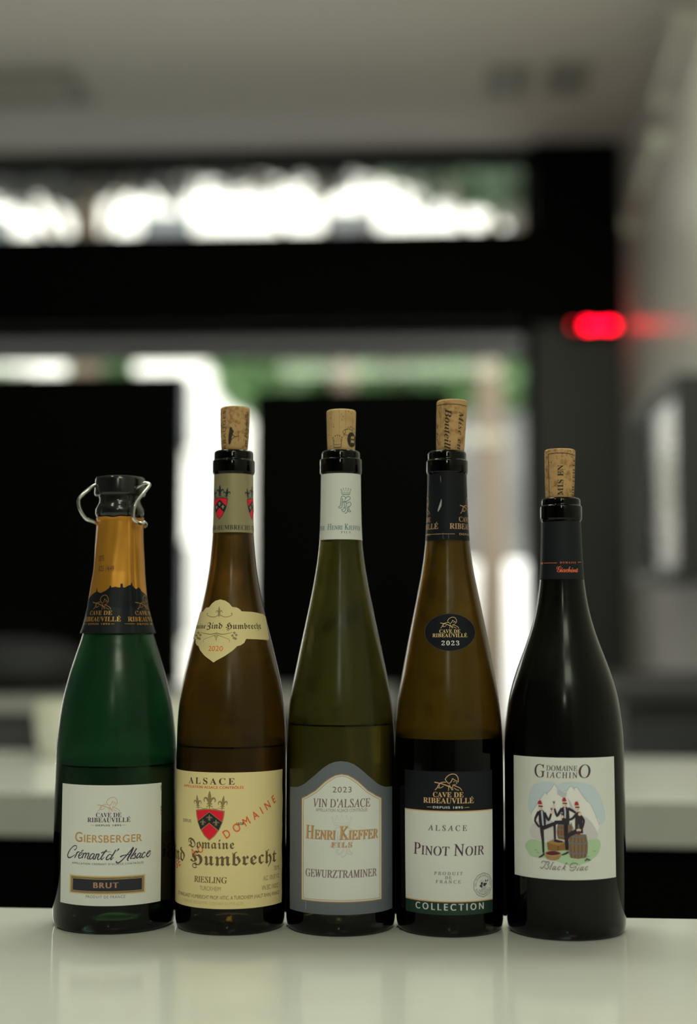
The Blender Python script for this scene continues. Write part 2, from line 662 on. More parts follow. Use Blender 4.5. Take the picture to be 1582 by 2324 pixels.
def clip(p, ax, lim, keep_less):
    out = []
    n = len(p)
    for i in range(n):
        a, b = p[i], p[(i + 1) % n]
        ia = (a[ax] <= lim) if keep_less else (a[ax] >= lim)
        ib = (b[ax] <= lim) if keep_less else (b[ax] >= lim)
        if ia:
            out.append(a)
        if ia != ib:
            t = (lim - a[ax]) / (b[ax] - a[ax])
            out.append((a[0] + (b[0] - a[0]) * t, a[1] + (b[1] - a[1]) * t))
    return out
def strips(p, us, zs):
    res = [p]
    for ax, st in ((0, us), (1, zs)):
        nxt = []
        for q in res:
            lo, hi = min(v[ax] for v in q), max(v[ax] for v in q)
            k0, k1 = math.floor(lo / st), math.floor(hi / st)
            if k0 == k1:
                nxt.append(q)
                continue
            for k in range(k0, k1 + 1):
                c = clip(clip(q, ax, (k + 1) * st, True), ax, k * st, False)
                if len(c) >= 3:
                    nxt.append(c)
        res = nxt
    out = []
    for q in res:
        c = [q[0]]
        for v in q[1:]:
            if abs(v[0] - c[-1][0]) + abs(v[1] - c[-1][1]) > 1e-9:
                c.append(v)
        if len(c) >= 3:
            out.append(c)
    return out
def spline(pts, k=4, close=False):
    P = [Vector((*p,)) for p in pts]
    n = len(P)
    out = []
    for i in range(n if close else n - 1):
        a = P[(i - 1) % n] if (close or i > 0) else P[i]
        b, c = P[i], P[(i + 1) % n]
        d = P[(i + 2) % n] if (close or i + 2 < n) else c
        for j in range(k):
            t = j / k
            out.append(tuple(0.5 * ((2 * b) + (c - a) * t + (2 * a - 5 * b + 4 * c - d) * t * t + (3 * b - a - 3 * c + d) * t ** 3)))
    if not close:
        out.append(tuple(P[-1]))
    return out

# ------------------------------------------------------------------ emblems
FIFER = [([(563, 600), (590, 565), (630, 545), (670, 548), (695, 575), (702, 610), (697, 632)], 7), ([(563, 600), (580, 625), (605, 643), (630, 618), (641, 590)], 7),
         ([(641, 590), (662, 606), (693, 622)], 6), ([(648, 626), (668, 622)], 5), ([(676, 628), (688, 641), (678, 648)], 5), ([(652, 655), (675, 657)], 5),
         ([(450, 633), (540, 652), (632, 688)], 9), ([(455, 716), (478, 692), (497, 655), (530, 633), (572, 630)], 7), ([(485, 690), (515, 692), (545, 672)], 6),
         ([(500, 655), (500, 686)], 6), ([(592, 662), (600, 690), (596, 722)], 6), ([(606, 655), (622, 690), (636, 715)], 6),
         ([(640, 660), (680, 674), (720, 694), (738, 720)], 7), ([(645, 668), (640, 690), (645, 714)], 6), ([(657, 690), (680, 708), (708, 716)], 6)]
def fifer(A, x0, y0, x1, y1, m, layer=1, w=1.0):
    sx, sy = (x1 - x0) / 293.0, (y1 - y0) / 177.0
    for pts, wd in FIFER:
        A.line([(x0 + (a - 447) * sx, y0 + (b - 545) * sy) for a, b in pts], max(0.7, wd * sx * w), m, layer, sm=4)
def cave(A, xl, xr, rows, gold, text_ink, small_ink, w=1.0, layer=1, dashes=True):
    """the musician with the three lines under him; rows: logo box, then (x0, x1, base line, height) per line"""
    fifer(A, *rows[0], gold, layer, w)
    for t, (a, b, y, h) in zip(('CAVE DE', 'RIBEAUVILLÉ'), rows[1:3]):
        A.text(t, 'bold', a, b, y, h, text_ink, layer)
    if len(rows) > 3:
        a, b, y, h = rows[3]
        A.text('DEPUIS 1895', 'sans', a, b, y, h, small_ink, layer, track=0.12, bold=0.25)
        if dashes:
            g = (b - a) * 0.18
            A.line([(a - g * 1.1, y - h / 2), (a - g * 0.25, y - h / 2)], 0.9, gold, layer)
            A.line([(b + g * 0.3, y - h / 2), (b + g * 1.2, y - h / 2)], 0.9, gold, layer)
def fleur(A, cx, y0, y1, w, m, layer=1, lean=0.0):
    """fleur-de-lis between the rows y0 (tip) and y1"""
    h = y1 - y0
    def q(x, y):
        return (cx + x * w + lean * (1 - y) * h, y0 + y * h)
    A.poly([q(0, 0), q(0.10, 0.18), q(0.14, 0.36), q(0.07, 0.62), q(0, 0.7), q(-0.07, 0.62), q(-0.14, 0.36), q(-0.10, 0.18)], m, layer, close=3)
    for s in (1, -1):
        A.line([q(s * 0.06, 0.68), q(s * 0.18, 0.45), q(s * 0.36, 0.38), q(s * 0.47, 0.5), q(s * 0.40, 0.6)], [w * 0.08, w * 0.15, w * 0.13, w * 0.08, w * 0.05], m, layer, sm=3)
        A.line([q(s * 0.04, 0.76), q(s * 0.16, 0.84), q(s * 0.28, 0.82)], [w * 0.06, w * 0.07, w * 0.03], m, layer, sm=3)
    A.line([q(-0.22, 0.7), q(0.22, 0.7)], h * 0.06, m, layer)
    A.poly([q(-0.06, 0.7), q(0.06, 0.7), q(0.05, 0.86), q(0, 1.0), q(-0.05, 0.86)], m, layer)
def shield(A, cx, y0, y1, hw, red, black, edge, small, layer=1):
    h = y1 - y0
    def q(x, y, k=1.0):
        return (cx + x * hw * k, y0 + (0.42 + (y - 0.42) * k) * h)
    out = [(-1, 0.04), (-0.5, 0.0), (0, -0.02), (0.5, 0.0), (1, 0.04), (0.96, 0.22), (0.86, 0.42), (0.66, 0.64), (0.36, 0.85), (0, 1.0), (-0.36, 0.85), (-0.66, 0.64), (-0.86, 0.42), (-0.96, 0.22)]
    A.poly([q(a, b, 1.05) for a, b in out], edge, layer)
    A.poly([q(a, b, 0.97) for a, b in out], red, layer + 1)
    che = [(0, 0.08), (0.86, 0.40), (0.64, 0.665), (0, 0.42), (-0.64, 0.665), (-0.86, 0.40)]
    A.poly([q(a, b) for a, b in [(0, 0.055), (0.88, 0.385), (0.62, 0.70), (0, 0.45), (-0.62, 0.70), (-0.88, 0.385)]], edge, layer + 2)
    A.poly([q(a, b) for a, b in che], black, layer + 3)
    for x, y in ((0, 0.15), (-0.47, 0.31), (0.47, 0.31)):
        fleur(A, cx + x * hw, y0 + y * h, y0 + (y + 0.23) * h, hw * 0.42, small, layer + 4)
def crown(A, x0, x1, y0, y1, m, layer=1, w=1.0):
    cx, hw, h = 0.5 * (x0 + x1), 0.5 * (x1 - x0), y1 - y0
    for a, b in ((0.82, 1.0), (0.70, 0.74)):
        A.line([(cx - hw * 0.8, y0 + b * h), (cx, y0 + (b + 0.03) * h), (cx + hw * 0.8, y0 + b * h)], w * (1.6 if b == 1 else 1), m, layer, sm=4)
    pts = [(-0.8, 1.0), (-1.0, 0.25), (-0.72, 0.58), (-0.5, 0.12), (-0.25, 0.58), (0, 0.05), (0.25, 0.58), (0.5, 0.12), (0.72, 0.58), (1.0, 0.25), (0.8, 1.0)]
    A.line([(cx + a * hw, y0 + b * h) for a, b in pts], w, m, layer)
    for x, y in ((-1, 0.18), (-0.5, 0.05), (0, 0.0), (0.5, 0.05), (1, 0.18)):
        A.disc(cx + x * hw, y0 + y * h, w * 1.15, w * 1.15, m, layer, 12)
    for x in (-0.45, 0, 0.45):
        A.disc(cx + x * hw, y0 + 0.87 * h, w * 0.6, w * 0.6, m, layer, 8)
def monogram(A, x0, x1, y0, y1, m, layer=1, w=1.0):
    """interlaced blackletter H and K drawn in outline"""
    def q(a, b):
        return (x0 + a * (x1 - x0), y0 + b * (y1 - y0))
    S = [[(0.22, 0.1), (0.3, 0.0), (0.48, 0.02), (0.56, 0.12), (0.5, 0.2)], [(0.22, 0.1), (0.2, 0.35), (0.16, 0.55), (0.02, 0.64), (0.14, 0.7), (0.28, 0.62), (0.32, 0.3), (0.34, 0.12)],
         [(0.56, 0.12), (0.72, 0.02), (0.92, 0.08), (0.84, 0.2), (0.62, 0.3), (0.42, 0.36)], [(0.3, 0.38), (0.5, 0.28), (0.62, 0.42), (0.58, 0.62), (0.56, 0.8), (0.4, 0.92), (0.3, 0.84)],
         [(0.36, 0.66), (0.48, 0.7), (0.46, 0.5), (0.44, 0.36)], [(0.62, 0.44), (0.86, 0.34), (0.98, 0.46), (0.86, 0.6), (0.68, 0.62)],
         [(0.7, 0.62), (0.72, 0.8), (0.66, 0.94), (0.54, 1.0), (0.5, 0.96)], [(0.8, 0.62), (0.84, 0.82), (0.96, 0.86), (0.9, 0.92), (0.76, 0.88), (0.72, 0.7)], [(0.26, 0.84), (0.3, 0.76), (0.38, 0.78)]]
    for p in S:
        A.line([q(*t) for t in p], w, m, layer, sm=5)
# ------------------------------------------------------------------ room shell
YW = 6.0                                                  # window wall
CEIL = at(700, 352, YW).z
XR = at(1402, 420, YW).x                                  # right wall
XL, YB = -3.4, -3.6
m_ceil = mat('ceiling_paint', (0.74, 0.715, 0.68), 0.8, bump=(60, 0.1))
m_floor = mat('floor_tiles', (0.62, 0.60, 0.56), 0.35, noise=((0.56, 0.54, 0.50), 3, 0.4, 0.6))
m_wall = mat('wall_paint', (0.14, 0.14, 0.135), 0.7, bump=(40, 0.1))
m_gloss = mat('grey_gloss_panel', (0.72, 0.68, 0.65), 0.3, noise=((0.66, 0.62, 0.60), 1.2, 0.35, 0.65), spec=0.06)
m_black = mat('black_frame', (0.0016, 0.0016, 0.0018), 0.6, spec=0.05)
m_dark = mat('dark_grey_metal', (0.027, 0.029, 0.029), 0.5)
struct('ceiling', MB().box((XL, YB, CEIL), (XR + 0.1, YW + 0.1, CEIL + 0.1)), m_ceil)
struct('floor', MB().box((XL, YB, -0.1), (XR + 0.1, YW + 0.1, 0.0)), m_floor)
struct('wall_left', MB().box((XL - 0.1, YB, 0), (XL, YW + 0.1, CEIL)), m_wall)
struct('wall_back', MB().box((XL, YB - 0.1, 0), (XR, YB, CEIL)), m_wall)
wr = struct('wall_right', MB().box((XR, YB, 0), (XR + 0.1, YW + 0.1, CEIL)), m_gloss)

# window wall: black beam, dark pillar, frames, panes
def X(px, Y=YW):
    return at(px, 1162, Y).x
def Z(py, Y=YW, px=700):
    return at(px, py, Y).z
xw = X(1212)
zb0, zb1 = Z(752), Z(546)
struct('trim_1', MB().box((XL, YW - 0.14, zb0), (X(1418), YW + 0.06, zb1)), m_black, bevel=0.008)
struct('trim_2', MB().box((XL, YW - 0.05, zb1 + 0.0), (X(1410), YW + 0.06, Z(540))), m_black)
struct('trim_3', MB().box((XL, YW - 0.05, Z(368)), (XR, YW + 0.06, CEIL)), m_black)
struct('pillar_1', MB().box((xw, YW - 0.09, 0), (XR, YW + 0.1, CEIL)), m_dark, bevel=0.006)
m_glass = bpy.data.materials.new('window_glass')
m_glass.use_nodes = True
_nt = m_glass.node_tree
_nt.nodes.remove(_nt.nodes['Principled BSDF'])
_tr, _gl, _mx, _fr = [_nt.nodes.new(t) for t in ('ShaderNodeBsdfTransparent', 'ShaderNodeBsdfGlossy', 'ShaderNodeMixShader', 'ShaderNodeFresnel')]
_tr.inputs[0].default_value = (0.93, 0.95, 0.94, 1)
_gl.inputs['Roughness'].default_value = 0.0
_fr.inputs['IOR'].default_value = 1.35
_nt.links.new(_fr.outputs[0], _mx.inputs[0])
_nt.links.new(_tr.outputs[0], _mx.inputs[1])
_nt.links.new(_gl.outputs[0], _mx.inputs[2])
_nt.links.new(_mx.outputs[0], _nt.nodes['Material Output'].inputs[0])
for n, (z0, z1, div) in enumerate((((zb1), Z(368), []), (0.12, zb0, []))):
    fr = MB()
    for (a, b, c, d) in ((XL, XL + 0.05, z0, z1), (xw - 0.035, xw, z0, z1), (XL, xw, z0, z0 + 0.03), (XL, xw, z1 - 0.03, z1)):
        fr.box((a, YW - 0.02, c), (b, YW + 0.04, d))
    w = struct('window_%d' % (n + 1), fr, m_black)
    MB().box((XL + 0.05, YW + 0.005, z0 + 0.03), (xw - 0.035, YW + 0.011, z1 - 0.03)).build('pane', m_glass, w)
struct('darkening_sheet', MB().box((xw, YW - 0.12, zb1), (X(1408), YW - 0.08, CEIL)), m_black)  # black sheet added to darken the top of the pillar
struct('trim_4', MB().box((XL, YW - 0.06, 0), (xw, YW + 0.06, 0.12)), m_black)

# ------------------------------------------------------------------ outside
m_pave = mat('pavement', (0.42, 0.41, 0.39), 0.8, noise=((0.33, 0.32, 0.31), 2.5, 0.4, 0.6))
m_road = mat('asphalt', (0.12, 0.12, 0.125), 0.9, noise=((0.09, 0.09, 0.095), 8, 0.4, 0.6))
struct('pavement', MB().box((-16, YW + 0.1, -0.12), (14, 11.0, -0.02)), m_pave)
struct('road', MB().box((-30, 11.0, -0.2), (26, 19.0, -0.1)), m_road)
struct('pavement', MB().box((-30, 19.0, -0.12), (26, 27, -0.02)), m_pave)
rnd = random.Random(4)
m_plaster = mat('white_plaster', (0.84, 0.82, 0.78), 0.8, noise=((0.74, 0.72, 0.68), 0.8, 0.35, 0.65))
m_pane = mat('dark_window_pane', (0.05, 0.06, 0.065), 0.1)
m_awn = mat('grey_awning_cloth', (0.10, 0.097, 0.10), 0.8)
bld = empty('building', (0, 25, 0), 'pale plastered building across the street with rows of dark windows', 'building')
wl = MB().box((-17, 0, 0), (15, 6, 9.4)).build('wall', m_plaster, bld)
MB().box((-17.3, -0.35, 9.4), (15.3, 6.2, 9.7)).build('cornice', m_plaster, bld)
for fl, zz in enumerate((1.0, 4.3, 7.3)):
    for k in range(9):
        x = -14.4 + 3.3 * k
        hh = 1.7 if fl == 0 else 1.35
        f = MB()
        for (a, b, c, d) in ((x - 0.6, x - 0.5, zz, zz + hh), (x + 0.5, x + 0.6, zz, zz + hh), (x - 0.6, x + 0.6, zz - 0.1, zz), (x - 0.6, x + 0.6, zz + hh, zz + hh + 0.1)):
            f.box((a, -0.08, c), (b, 0.02, d))
        fo = f.build('window', m_plaster, bld)
        MB().box((x - 0.5, -0.02, zz), (x + 0.5, 0.01, zz + hh)).build('pane', m_pane, fo)
aw = empty('awning', (0, YW + 0.1, 0), 'grey cloth awning hung outside above the shop window', 'awning')
z1 = Z(756)
MB().prism([(0.0, z1 + 0.20), (0.45, z1 + 0.06), (0.45, z1 + 0.02), (0.0, z1 + 0.14)], 'x', XL, xw + 0.3).build('cloth', m_awn, aw)
MB().box((XL, 0.43, z1 - 0.015), (xw + 0.3, 0.46, z1 + 0.06)).build('front_rail', m_dark, aw)

m_bark = mat('tree_bark', (0.10, 0.075, 0.05), 0.9, bump=(30, 0.6))
def leaf_mat(name, c):
    m = mat(name, c, 0.5, noise=(tuple(x * 0.65 for x in c), 1.5, 0.35, 0.65))
    return m
m_leaf = leaf_mat('dark_leaves', (0.010, 0.016, 0.009))
m_leaf2 = leaf_mat('green_leaves', (0.085, 0.19, 0.055))
m_leaf3 = leaf_mat('pale_leaves', (0.055, 0.10, 0.05))
def tree(label, x, y, trunk_h, blobs, n, size, m, seed, clumps=0, trunk_r=0.13, z0=-0.02):
    """blobs: (x, y, z, rx, ry, rz) relative to the foot, filled with leaves"""
    q = random.Random(seed)
    root = empty('street_tree', (x, y, z0), label, 'tree', 'trees along the street')
    tr = MB()
    tr.tube([(0, 0, 0), (0.03, 0.02, trunk_h * 0.5), (0, 0, trunk_h), (0.04, 0, trunk_h + 0.9)], [trunk_r * 1.25, trunk_r, trunk_r * 0.85, trunk_r * 0.5], 10)
    t = tr.build('trunk', m_bark, root, smooth=True)
    br = MB()
    for b in blobs:
        c = Vector(b[:3])
        br.tube([(0, 0, trunk_h * 0.9), tuple(c * 0.5 + Vector((0, 0, trunk_h * 0.5))), tuple(c)], [trunk_r * 0.5, trunk_r * 0.3, trunk_r * 0.12], 6)
    br.build('branches', m_bark, root, smooth=True)
    lf = MB()
    tufts = []
    for _ in range(clumps):
        b = q.choice(blobs)
        while True:
            p = Vector((q.uniform(-1, 1), q.uniform(-1, 1), q.uniform(-1, 1)))
            if p.length < 1:
                break
        r = q.uniform(0.13, 0.3)
        tufts.append((b[0] + p.x * b[3], b[1] + p.y * b[4], b[2] + p.z * b[5], r, r, r * 0.8))
    for _ in range(n):
        b = q.choice(tufts or blobs)
        while True:
            p = Vector((q.uniform(-1, 1), q.uniform(-1, 1), q.uniform(-1, 1)))
            if p.length < 1 and q.random() < 0.25 + 0.75 * p.length:
                break
        c = Vector((b[0] + p.x * b[3], b[1] + p.y * b[4], b[2] + p.z * b[5]))
        a = Vector((q.uniform(-1, 1), q.uniform(-1, 1), q.uniform(-0.7, 0.7))).normalized()
        u = a.orthogonal().normalized()
        u.rotate(Matrix.Rotation(q.uniform(0, 6.28), 3, a))
        v = a.cross(u)
        s = size * q.uniform(0.7, 1.3)
        lf.add([c - u * s, c - v * s * 0.42 - u * 0.1 * s, c + u * s, c + v * s * 0.42 - u * 0.1 * s], [(0, 1, 2, 3)])
    lf.build('foliage', m, root, fix=False)
    return root
def ground_x(px, Y):
    return at(px, 1162, Y).x
# crowns overhead, seen through the strip of glass under the ceiling
def bl(cx, px_w, py0, py1, Y, d=1.2):
    """ellipsoid covering a patch of the view at depth Y"""
    p0, p1 = at(cx, py0, Y), at(cx, py1, Y)
    rx = px_w / F * Y * 0.5
    return (p0.x, Y, 0.5 * (p0.z + p1.z), rx, d, 0.5 * (p0.z - p1.z))
def tree_of(label, px, Y, trunk_h, patches, n, size, m, seed, clumps=0):
    x = ground_x(px, Y)
    bs = []
    for (cx, w, a, b, dy) in patches:
        c = bl(cx, w, a, b, Y + dy)
        bs.append((c[0] - x, c[1] - Y, c[2] + 0.02, c[3], c[4], c[5]))
    return tree(label, x, Y, trunk_h, bs, n, size, m, seed, clumps)
tree_of('leafy street tree whose dark crown hangs over the high window beside the black screen', 190, 11.7, 4.2,
        [(-60, 320, 240, 412, 0), (140, 340, 240, 406, 0.6), (330, 300, 250, 392, -0.4), (40, 240, 270, 420, -0.8)], 7000, 0.07, m_leaf, 1, 190)
tree_of('dark crowned tree behind the middle of the high window', 780, 14.9, 4.4,
        [(520, 340, 240, 408, 0.3), (720, 330, 240, 408, 0), (860, 260, 230, 385, -0.5)], 6500, 0.075, m_leaf, 2, 170)
tree_of('green tree filling the end of the high window near the pillar', 1110, 12.5, 3.9,
        [(1000, 260, 200, 425, 0.4), (1140, 220, 240, 450, 0), (1240, 240, 200, 430, -0.3)], 5200, 0.08, m_leaf3, 3, 150)
tree_of('round green tree seen just under the black beam beside the pillar', 1010, 21.4, 2.6,
        [(880, 260, 600, 925, 0), (1060, 300, 640, 955, -0.5), (1190, 240, 600, 950, 0.4), (700, 200, 690, 900, 0.6)], 9500, 0.13, m_leaf2, 5)
tree_of('small green tree behind the gap between the two black screens', 640, 17.2, 2.3,
        [(560, 150, 720, 935, 0), (640, 160, 640, 900, 0.4)], 1700, 0.12, m_leaf2, 6)
tree_of('green shrubby tree showing above the big black screen', 215, 20.0, 2.6,
        [(230, 130, 760, 900, 0), (40, 220, 850, 960, 0.3)], 1500, 0.12, m_leaf2, 7)

def car(label, x, y, col, L=4.4, Hh=1.66, Wd=1.8, rz=0.0, name='car', panel=False):
    root = empty(name, (x, y, -0.1), label, 'car', None, rz)
    m = mat('car_paint_' + label.split()[0], col, 0.25, coat=0.6)
    h = Hh
    body = [(-L / 2, 0.32), (-L / 2, 0.72), (-L / 2 + 0.06, 0.9), (-L / 2 + 0.95, 1.0), (-L / 2 + 1.75, h - 0.03), (-L / 2 + 2.1, h), (L / 2 - 0.75, h), (L / 2 - 0.35, h - 0.1), (L / 2 - 0.05, 1.0), (L / 2, 0.8), (L / 2, 0.32)]
    MB().prism(body, 'y', -Wd / 2, Wd / 2).build('body', m, root, bevel=0.06)
    for sy in (-1, 1):
        g = MB()
        a, b = (-Wd / 2 - 0.006, -Wd / 2 + 0.02) if sy < 0 else (Wd / 2 - 0.02, Wd / 2 + 0.006)
        g.prism([(-L / 2 + 1.2, 1.02), (-L / 2 + 1.85, h - 0.1), (0.15 if not panel else -L / 2 + 2.05, h - 0.08), (0.15 if not panel else -L / 2 + 2.05, 1.02)], 'y', a, b)
        if not panel:
            g.prism([(0.25, 1.02), (0.25, h - 0.08), (L / 2 - 0.75, h - 0.1), (L / 2 - 0.35, 1.02)], 'y', a, b)
        g.build('side_window', m_pane, root)
    for sx in (-L / 2 + 0.85, L / 2 - 0.85):
        for sy in (-Wd / 2 + 0.08, Wd / 2 - 0.08):
            ty = MB()
            n = 28
            pr = [(0.18, -0.11), (0.3, -0.11), (0.335, -0.07), (0.335, 0.07), (0.3, 0.11), (0.18, 0.11)]
            vs, fs = [], []
            for r, d in pr:
                for i in range(n):
                    a = 2 * math.pi * i / n
                    vs.append((sx + r * math.cos(a), sy + d, 0.335 + r * math.sin(a)))
            for j in range(len(pr)):
                for i in range(n):
                    j2 = (j + 1) % len(pr)
                    fs.append((j * n + i, j * n + (i + 1) % n, j2 * n + (i + 1) % n, j2 * n + i))
            w = ty.add(vs, fs).build('wheel', m_black, root, smooth=40)
            hub = MB()
            hub.tube([(sx, sy - 0.09, 0.335), (sx, sy + 0.09, 0.335)], 0.185, 24).build('hubcap', mat('hubcap_metal', (0.5, 0.5, 0.5), 0.3, 0.8), w)
    return root
pc = at(1150, 1330, 14.2)
car('white panel van parked outside beside the dark pillar', pc.x, 14.2, (0.86, 0.86, 0.84), Hh=1.86, L=5.4, panel=True, name='van')
pt = at(1250, 1330, 17.6)
tk = empty('truck', (pt.x, 17.6, -0.1), 'tall grey box truck standing on the far side of the street behind the white van', 'truck')
MB().box((-1.6, -1.1, 0.95), (3.4, 1.1, 3.75)).build('cargo_box', mat('grey_truck_panel', (0.10, 0.10, 0.098), 0.5, noise=((0.055, 0.055, 0.055), 1.1, 0.4, 0.6)), tk, bevel=0.03)
MB().box((-1.6, -0.9, 0.55), (3.4, 0.9, 0.95)).build('chassis', m_dark, tk)
MB().prism([(3.45, 0.5), (3.45, 2.6), (4.4, 2.6), (5.0, 1.7), (5.05, 0.5)], 'y', -1.05, 1.05).build('cab', mat('cab_paint', (0.5, 0.5, 0.5), 0.3, coat=0.5), tk, bevel=0.05)
for wx in (-0.7, 0.3, 4.2):
    for wy in (-0.95, 0.95):
        MB().tube([(wx, wy - 0.14, 0.45), (wx, wy + 0.14, 0.45)], 0.45, 28).build('wheel', m_black, tk, smooth=40)
# ------------------------------------------------------------------ things by the window
def screen(label, x0, x1, y0, Y):
    a, b = at(x0, y0, Y), at(x1, y0, Y)
    w, top = (b.x - a.x), 0.5 * (a.z + b.z)
    root = empty('display_screen', (0.5 * (a.x + b.x), Y, 0), label, 'screen', 'display screens facing the street')
    MB().box((-w / 2, -0.03, 0.62), (w / 2, 0.03, top)).build('panel', m_black, root, bevel=0.004)
    MB().box((-w / 2 + 0.02, 0.03, 0.64), (w / 2 - 0.02, 0.033, top - 0.02)).build('screen_glass', mat('screen_glass', (0.01, 0.01, 0.012), 0.08), root)
    MB().box((-0.17, -0.055, 0.9), (0.17, -0.03, 1.35)).build('rear_housing', m_black, root, bevel=0.006)
    MB().box((-0.04, -0.05, 0.03), (0.04, -0.03, 1.1)).build('post', m_dark, root, bevel=0.004)
    MB().box((-0.3, -0.24, 0.0), (0.3, 0.2, 0.03)).build('base', m_dark, root, bevel=0.006)
    return root
screen('big black display screen in the window behind the green bottle', -60, 418, 852, 5.55)
screen('black display screen in the window behind the pale grey label bottle', 576, 1022, 886, 5.6)

m_tabletop = mat('grey_laminate', (0.30, 0.30, 0.28), 0.4, noise=((0.25, 0.25, 0.235), 6, 0.4, 0.6))
m_base = mat('dark_cabinet', (0.028, 0.030, 0.032), 0.5)
def unit(name, label, cat, x0, x1, y0, y1, z, m_top, doors, m_body=None):
    root = empty(name, (0.5 * (x0 + x1), 0.5 * (y0 + y1), 0), label, cat)
    w, d = (x1 - x0) / 2, (y1 - y0) / 2
    mbody = m_body or m_base
    MB().box((-w, -d, z - 0.035), (w, d, z)).build('worktop', m_top, root, bevel=0.003)
    MB().box((-w + 0.03, -d + 0.05, 0.08), (w - 0.03, d - 0.02, z - 0.035)).build('body', mbody, root)
    MB().box((-w + 0.06, -d + 0.09, 0.0), (w - 0.06, d - 0.05, 0.08)).build('plinth', m_black, root)
    for k in range(doors):
        a = -w + 0.04 + (2 * w - 0.08) * k / doors
        b = -w + 0.04 + (2 * w - 0.08) * (k + 1) / doors
        do = MB().box((a + 0.003, -d + 0.03, 0.1), (b - 0.003, -d + 0.05, z - 0.05)).build('door', mbody, root, bevel=0.002)
        MB().box((b - 0.05, -d + 0.015, z - 0.25), (b - 0.035, -d + 0.03, z - 0.1)).build('handle', m_dark, do, bevel=0.002)
    return root
unit('display_counter', 'long grey topped display counter standing before the black screens', 'counter',
     at(-150, 1560, 4.0).x, at(900, 1560, 4.4).x, 3.75, 4.75, 0.93, m_tabletop, 4)
unit('sideboard', 'low dark sideboard against the grey gloss wall behind the last bottle', 'sideboard',
     at(1330, 1560, 3.6).x, XR - 0.01, 3.1, 4.3, 0.99, m_base, 2)
# dark rounded armchair-like cover on the display counter
p = at(30, 1500, 4.15)
bag = empty('bag', (p.x, 4.15, 0.93), 'rounded black bag lying on the grey display counter', 'bag')
mb = MB()
n = 40
prof = [(0.0, 0.0), (0.17, 0.0), (0.215, 0.03), (0.225, 0.07), (0.2, 0.115), (0.14, 0.145), (0.06, 0.155), (0.0, 0.156)]
mb.lathe(prof, n)
bd = mb.build('body', mat('black_cloth', (0.012, 0.013, 0.016), 0.7, bump=(90, 0.4)), bag, smooth=True)
MB().tube([(-0.09, -0.02, 0.148), (-0.07, -0.02, 0.19), (0, -0.02, 0.205), (0.07, -0.02, 0.19), (0.09, -0.02, 0.148)], 0.011, 10).build('handle', m_black, bag, smooth=True)

m_cup = mat('white_china', (0.72, 0.70, 0.62), 0.25)
def cup(px, py, Y, z, label, s=1.0):
    p = at(px, py, Y)
    root = empty('cup', (p.x, Y, z), label, 'cup', 'white cups on the rear counter')
    mb = MB()
    pr = [(0.0, 0.002), (0.024, 0.002), (0.026, 0.0), (0.03, 0.004), (0.038, 0.03), (0.042, 0.06), (0.043, 0.088), (0.0405, 0.088), (0.039, 0.06), (0.035, 0.03), (0.027, 0.008), (0.0, 0.006)]
    mb.lathe([(r * s, h * s) for r, h in pr], 40)
    mb.build('bowl', m_cup, root, smooth=40)
    MB().tube([(0.041 * s, 0, 0.072 * s), (0.06 * s, 0, 0.074 * s), (0.066 * s, 0, 0.05 * s), (0.058 * s, 0, 0.03 * s), (0.038 * s, 0, 0.028 * s)], 0.0045 * s, 8).build('handle', m_cup, root, smooth=True)
    return root

# ------------------------------------------------------------------ right wall fittings
def rod(name, label, cat, pts, r, m):
    o = MB().tube(pts, r, 12).build(name, m, None, smooth=True)
    return tag(o, label, cat)
m_pale = mat('pale_metal', (0.85, 0.85, 0.78), 0.35)
# slim rail lamps under the ceiling on the gloss wall
for k, (ya, yb, za) in enumerate(((4.35, 4.75, 0.20), (4.85, 5.5, 0.42))):
    root = empty('wall_lamp', (XR - 0.03, 0.5 * (ya + yb), CEIL - za), ('slim pale tube lamp high on the gloss wall, the upper one near the frame edge', 'slim pale tube lamp high on the gloss wall, the lower one nearer the window')[k], 'lamp', 'tube lamps on the gloss wall')
    h = (yb - ya) / 2
    MB().tube([(0, -h, 0.05), (0, h, -0.05)], 0.02, 14).build('tube', m_pale, root, smooth=True)
    for q in (-h, h):
        MB().box((-0.024, q - 0.02, -0.03 - 0.05 * q / h), (0.03, q + 0.02, 0.03 - 0.05 * q / h)).build('end_cap', m_pale, root, bevel=0.003)
# dark framed glass cabinet door on the right wall
root = empty('wall_cabinet', (XR - 0.06, 4.35, 0), 'tall dark glazed cabinet mounted on the grey gloss wall', 'cabinet')
zc0, zc1 = 1.26, 1.82
MB().box((-0.06, -0.42, zc0), (0.058, 0.42, zc1)).build('carcass', m_base, root, bevel=0.004)
fr = MB()
for (a, b, c, d) in ((-0.42, -0.385, zc0, zc1), (0.385, 0.42, zc0, zc1), (-0.385, 0.385, zc0, zc0 + 0.035), (-0.385, 0.385, zc1 - 0.035, zc1)):
    fr.box((-0.085, a, c), (-0.06, b, d))
dr = fr.build('door', m_dark, root)
MB().box((-0.07, -0.385, zc0 + 0.035), (-0.062, 0.385, zc1 - 0.035)).build('pane', mat('smoked_glass', (0.02, 0.03, 0.03), 0.08), dr)
MB().tube([(-0.1, -0.34, 1.45), (-0.1, -0.34, 1.6)], 0.008, 10).build('handle', m_pale, dr)

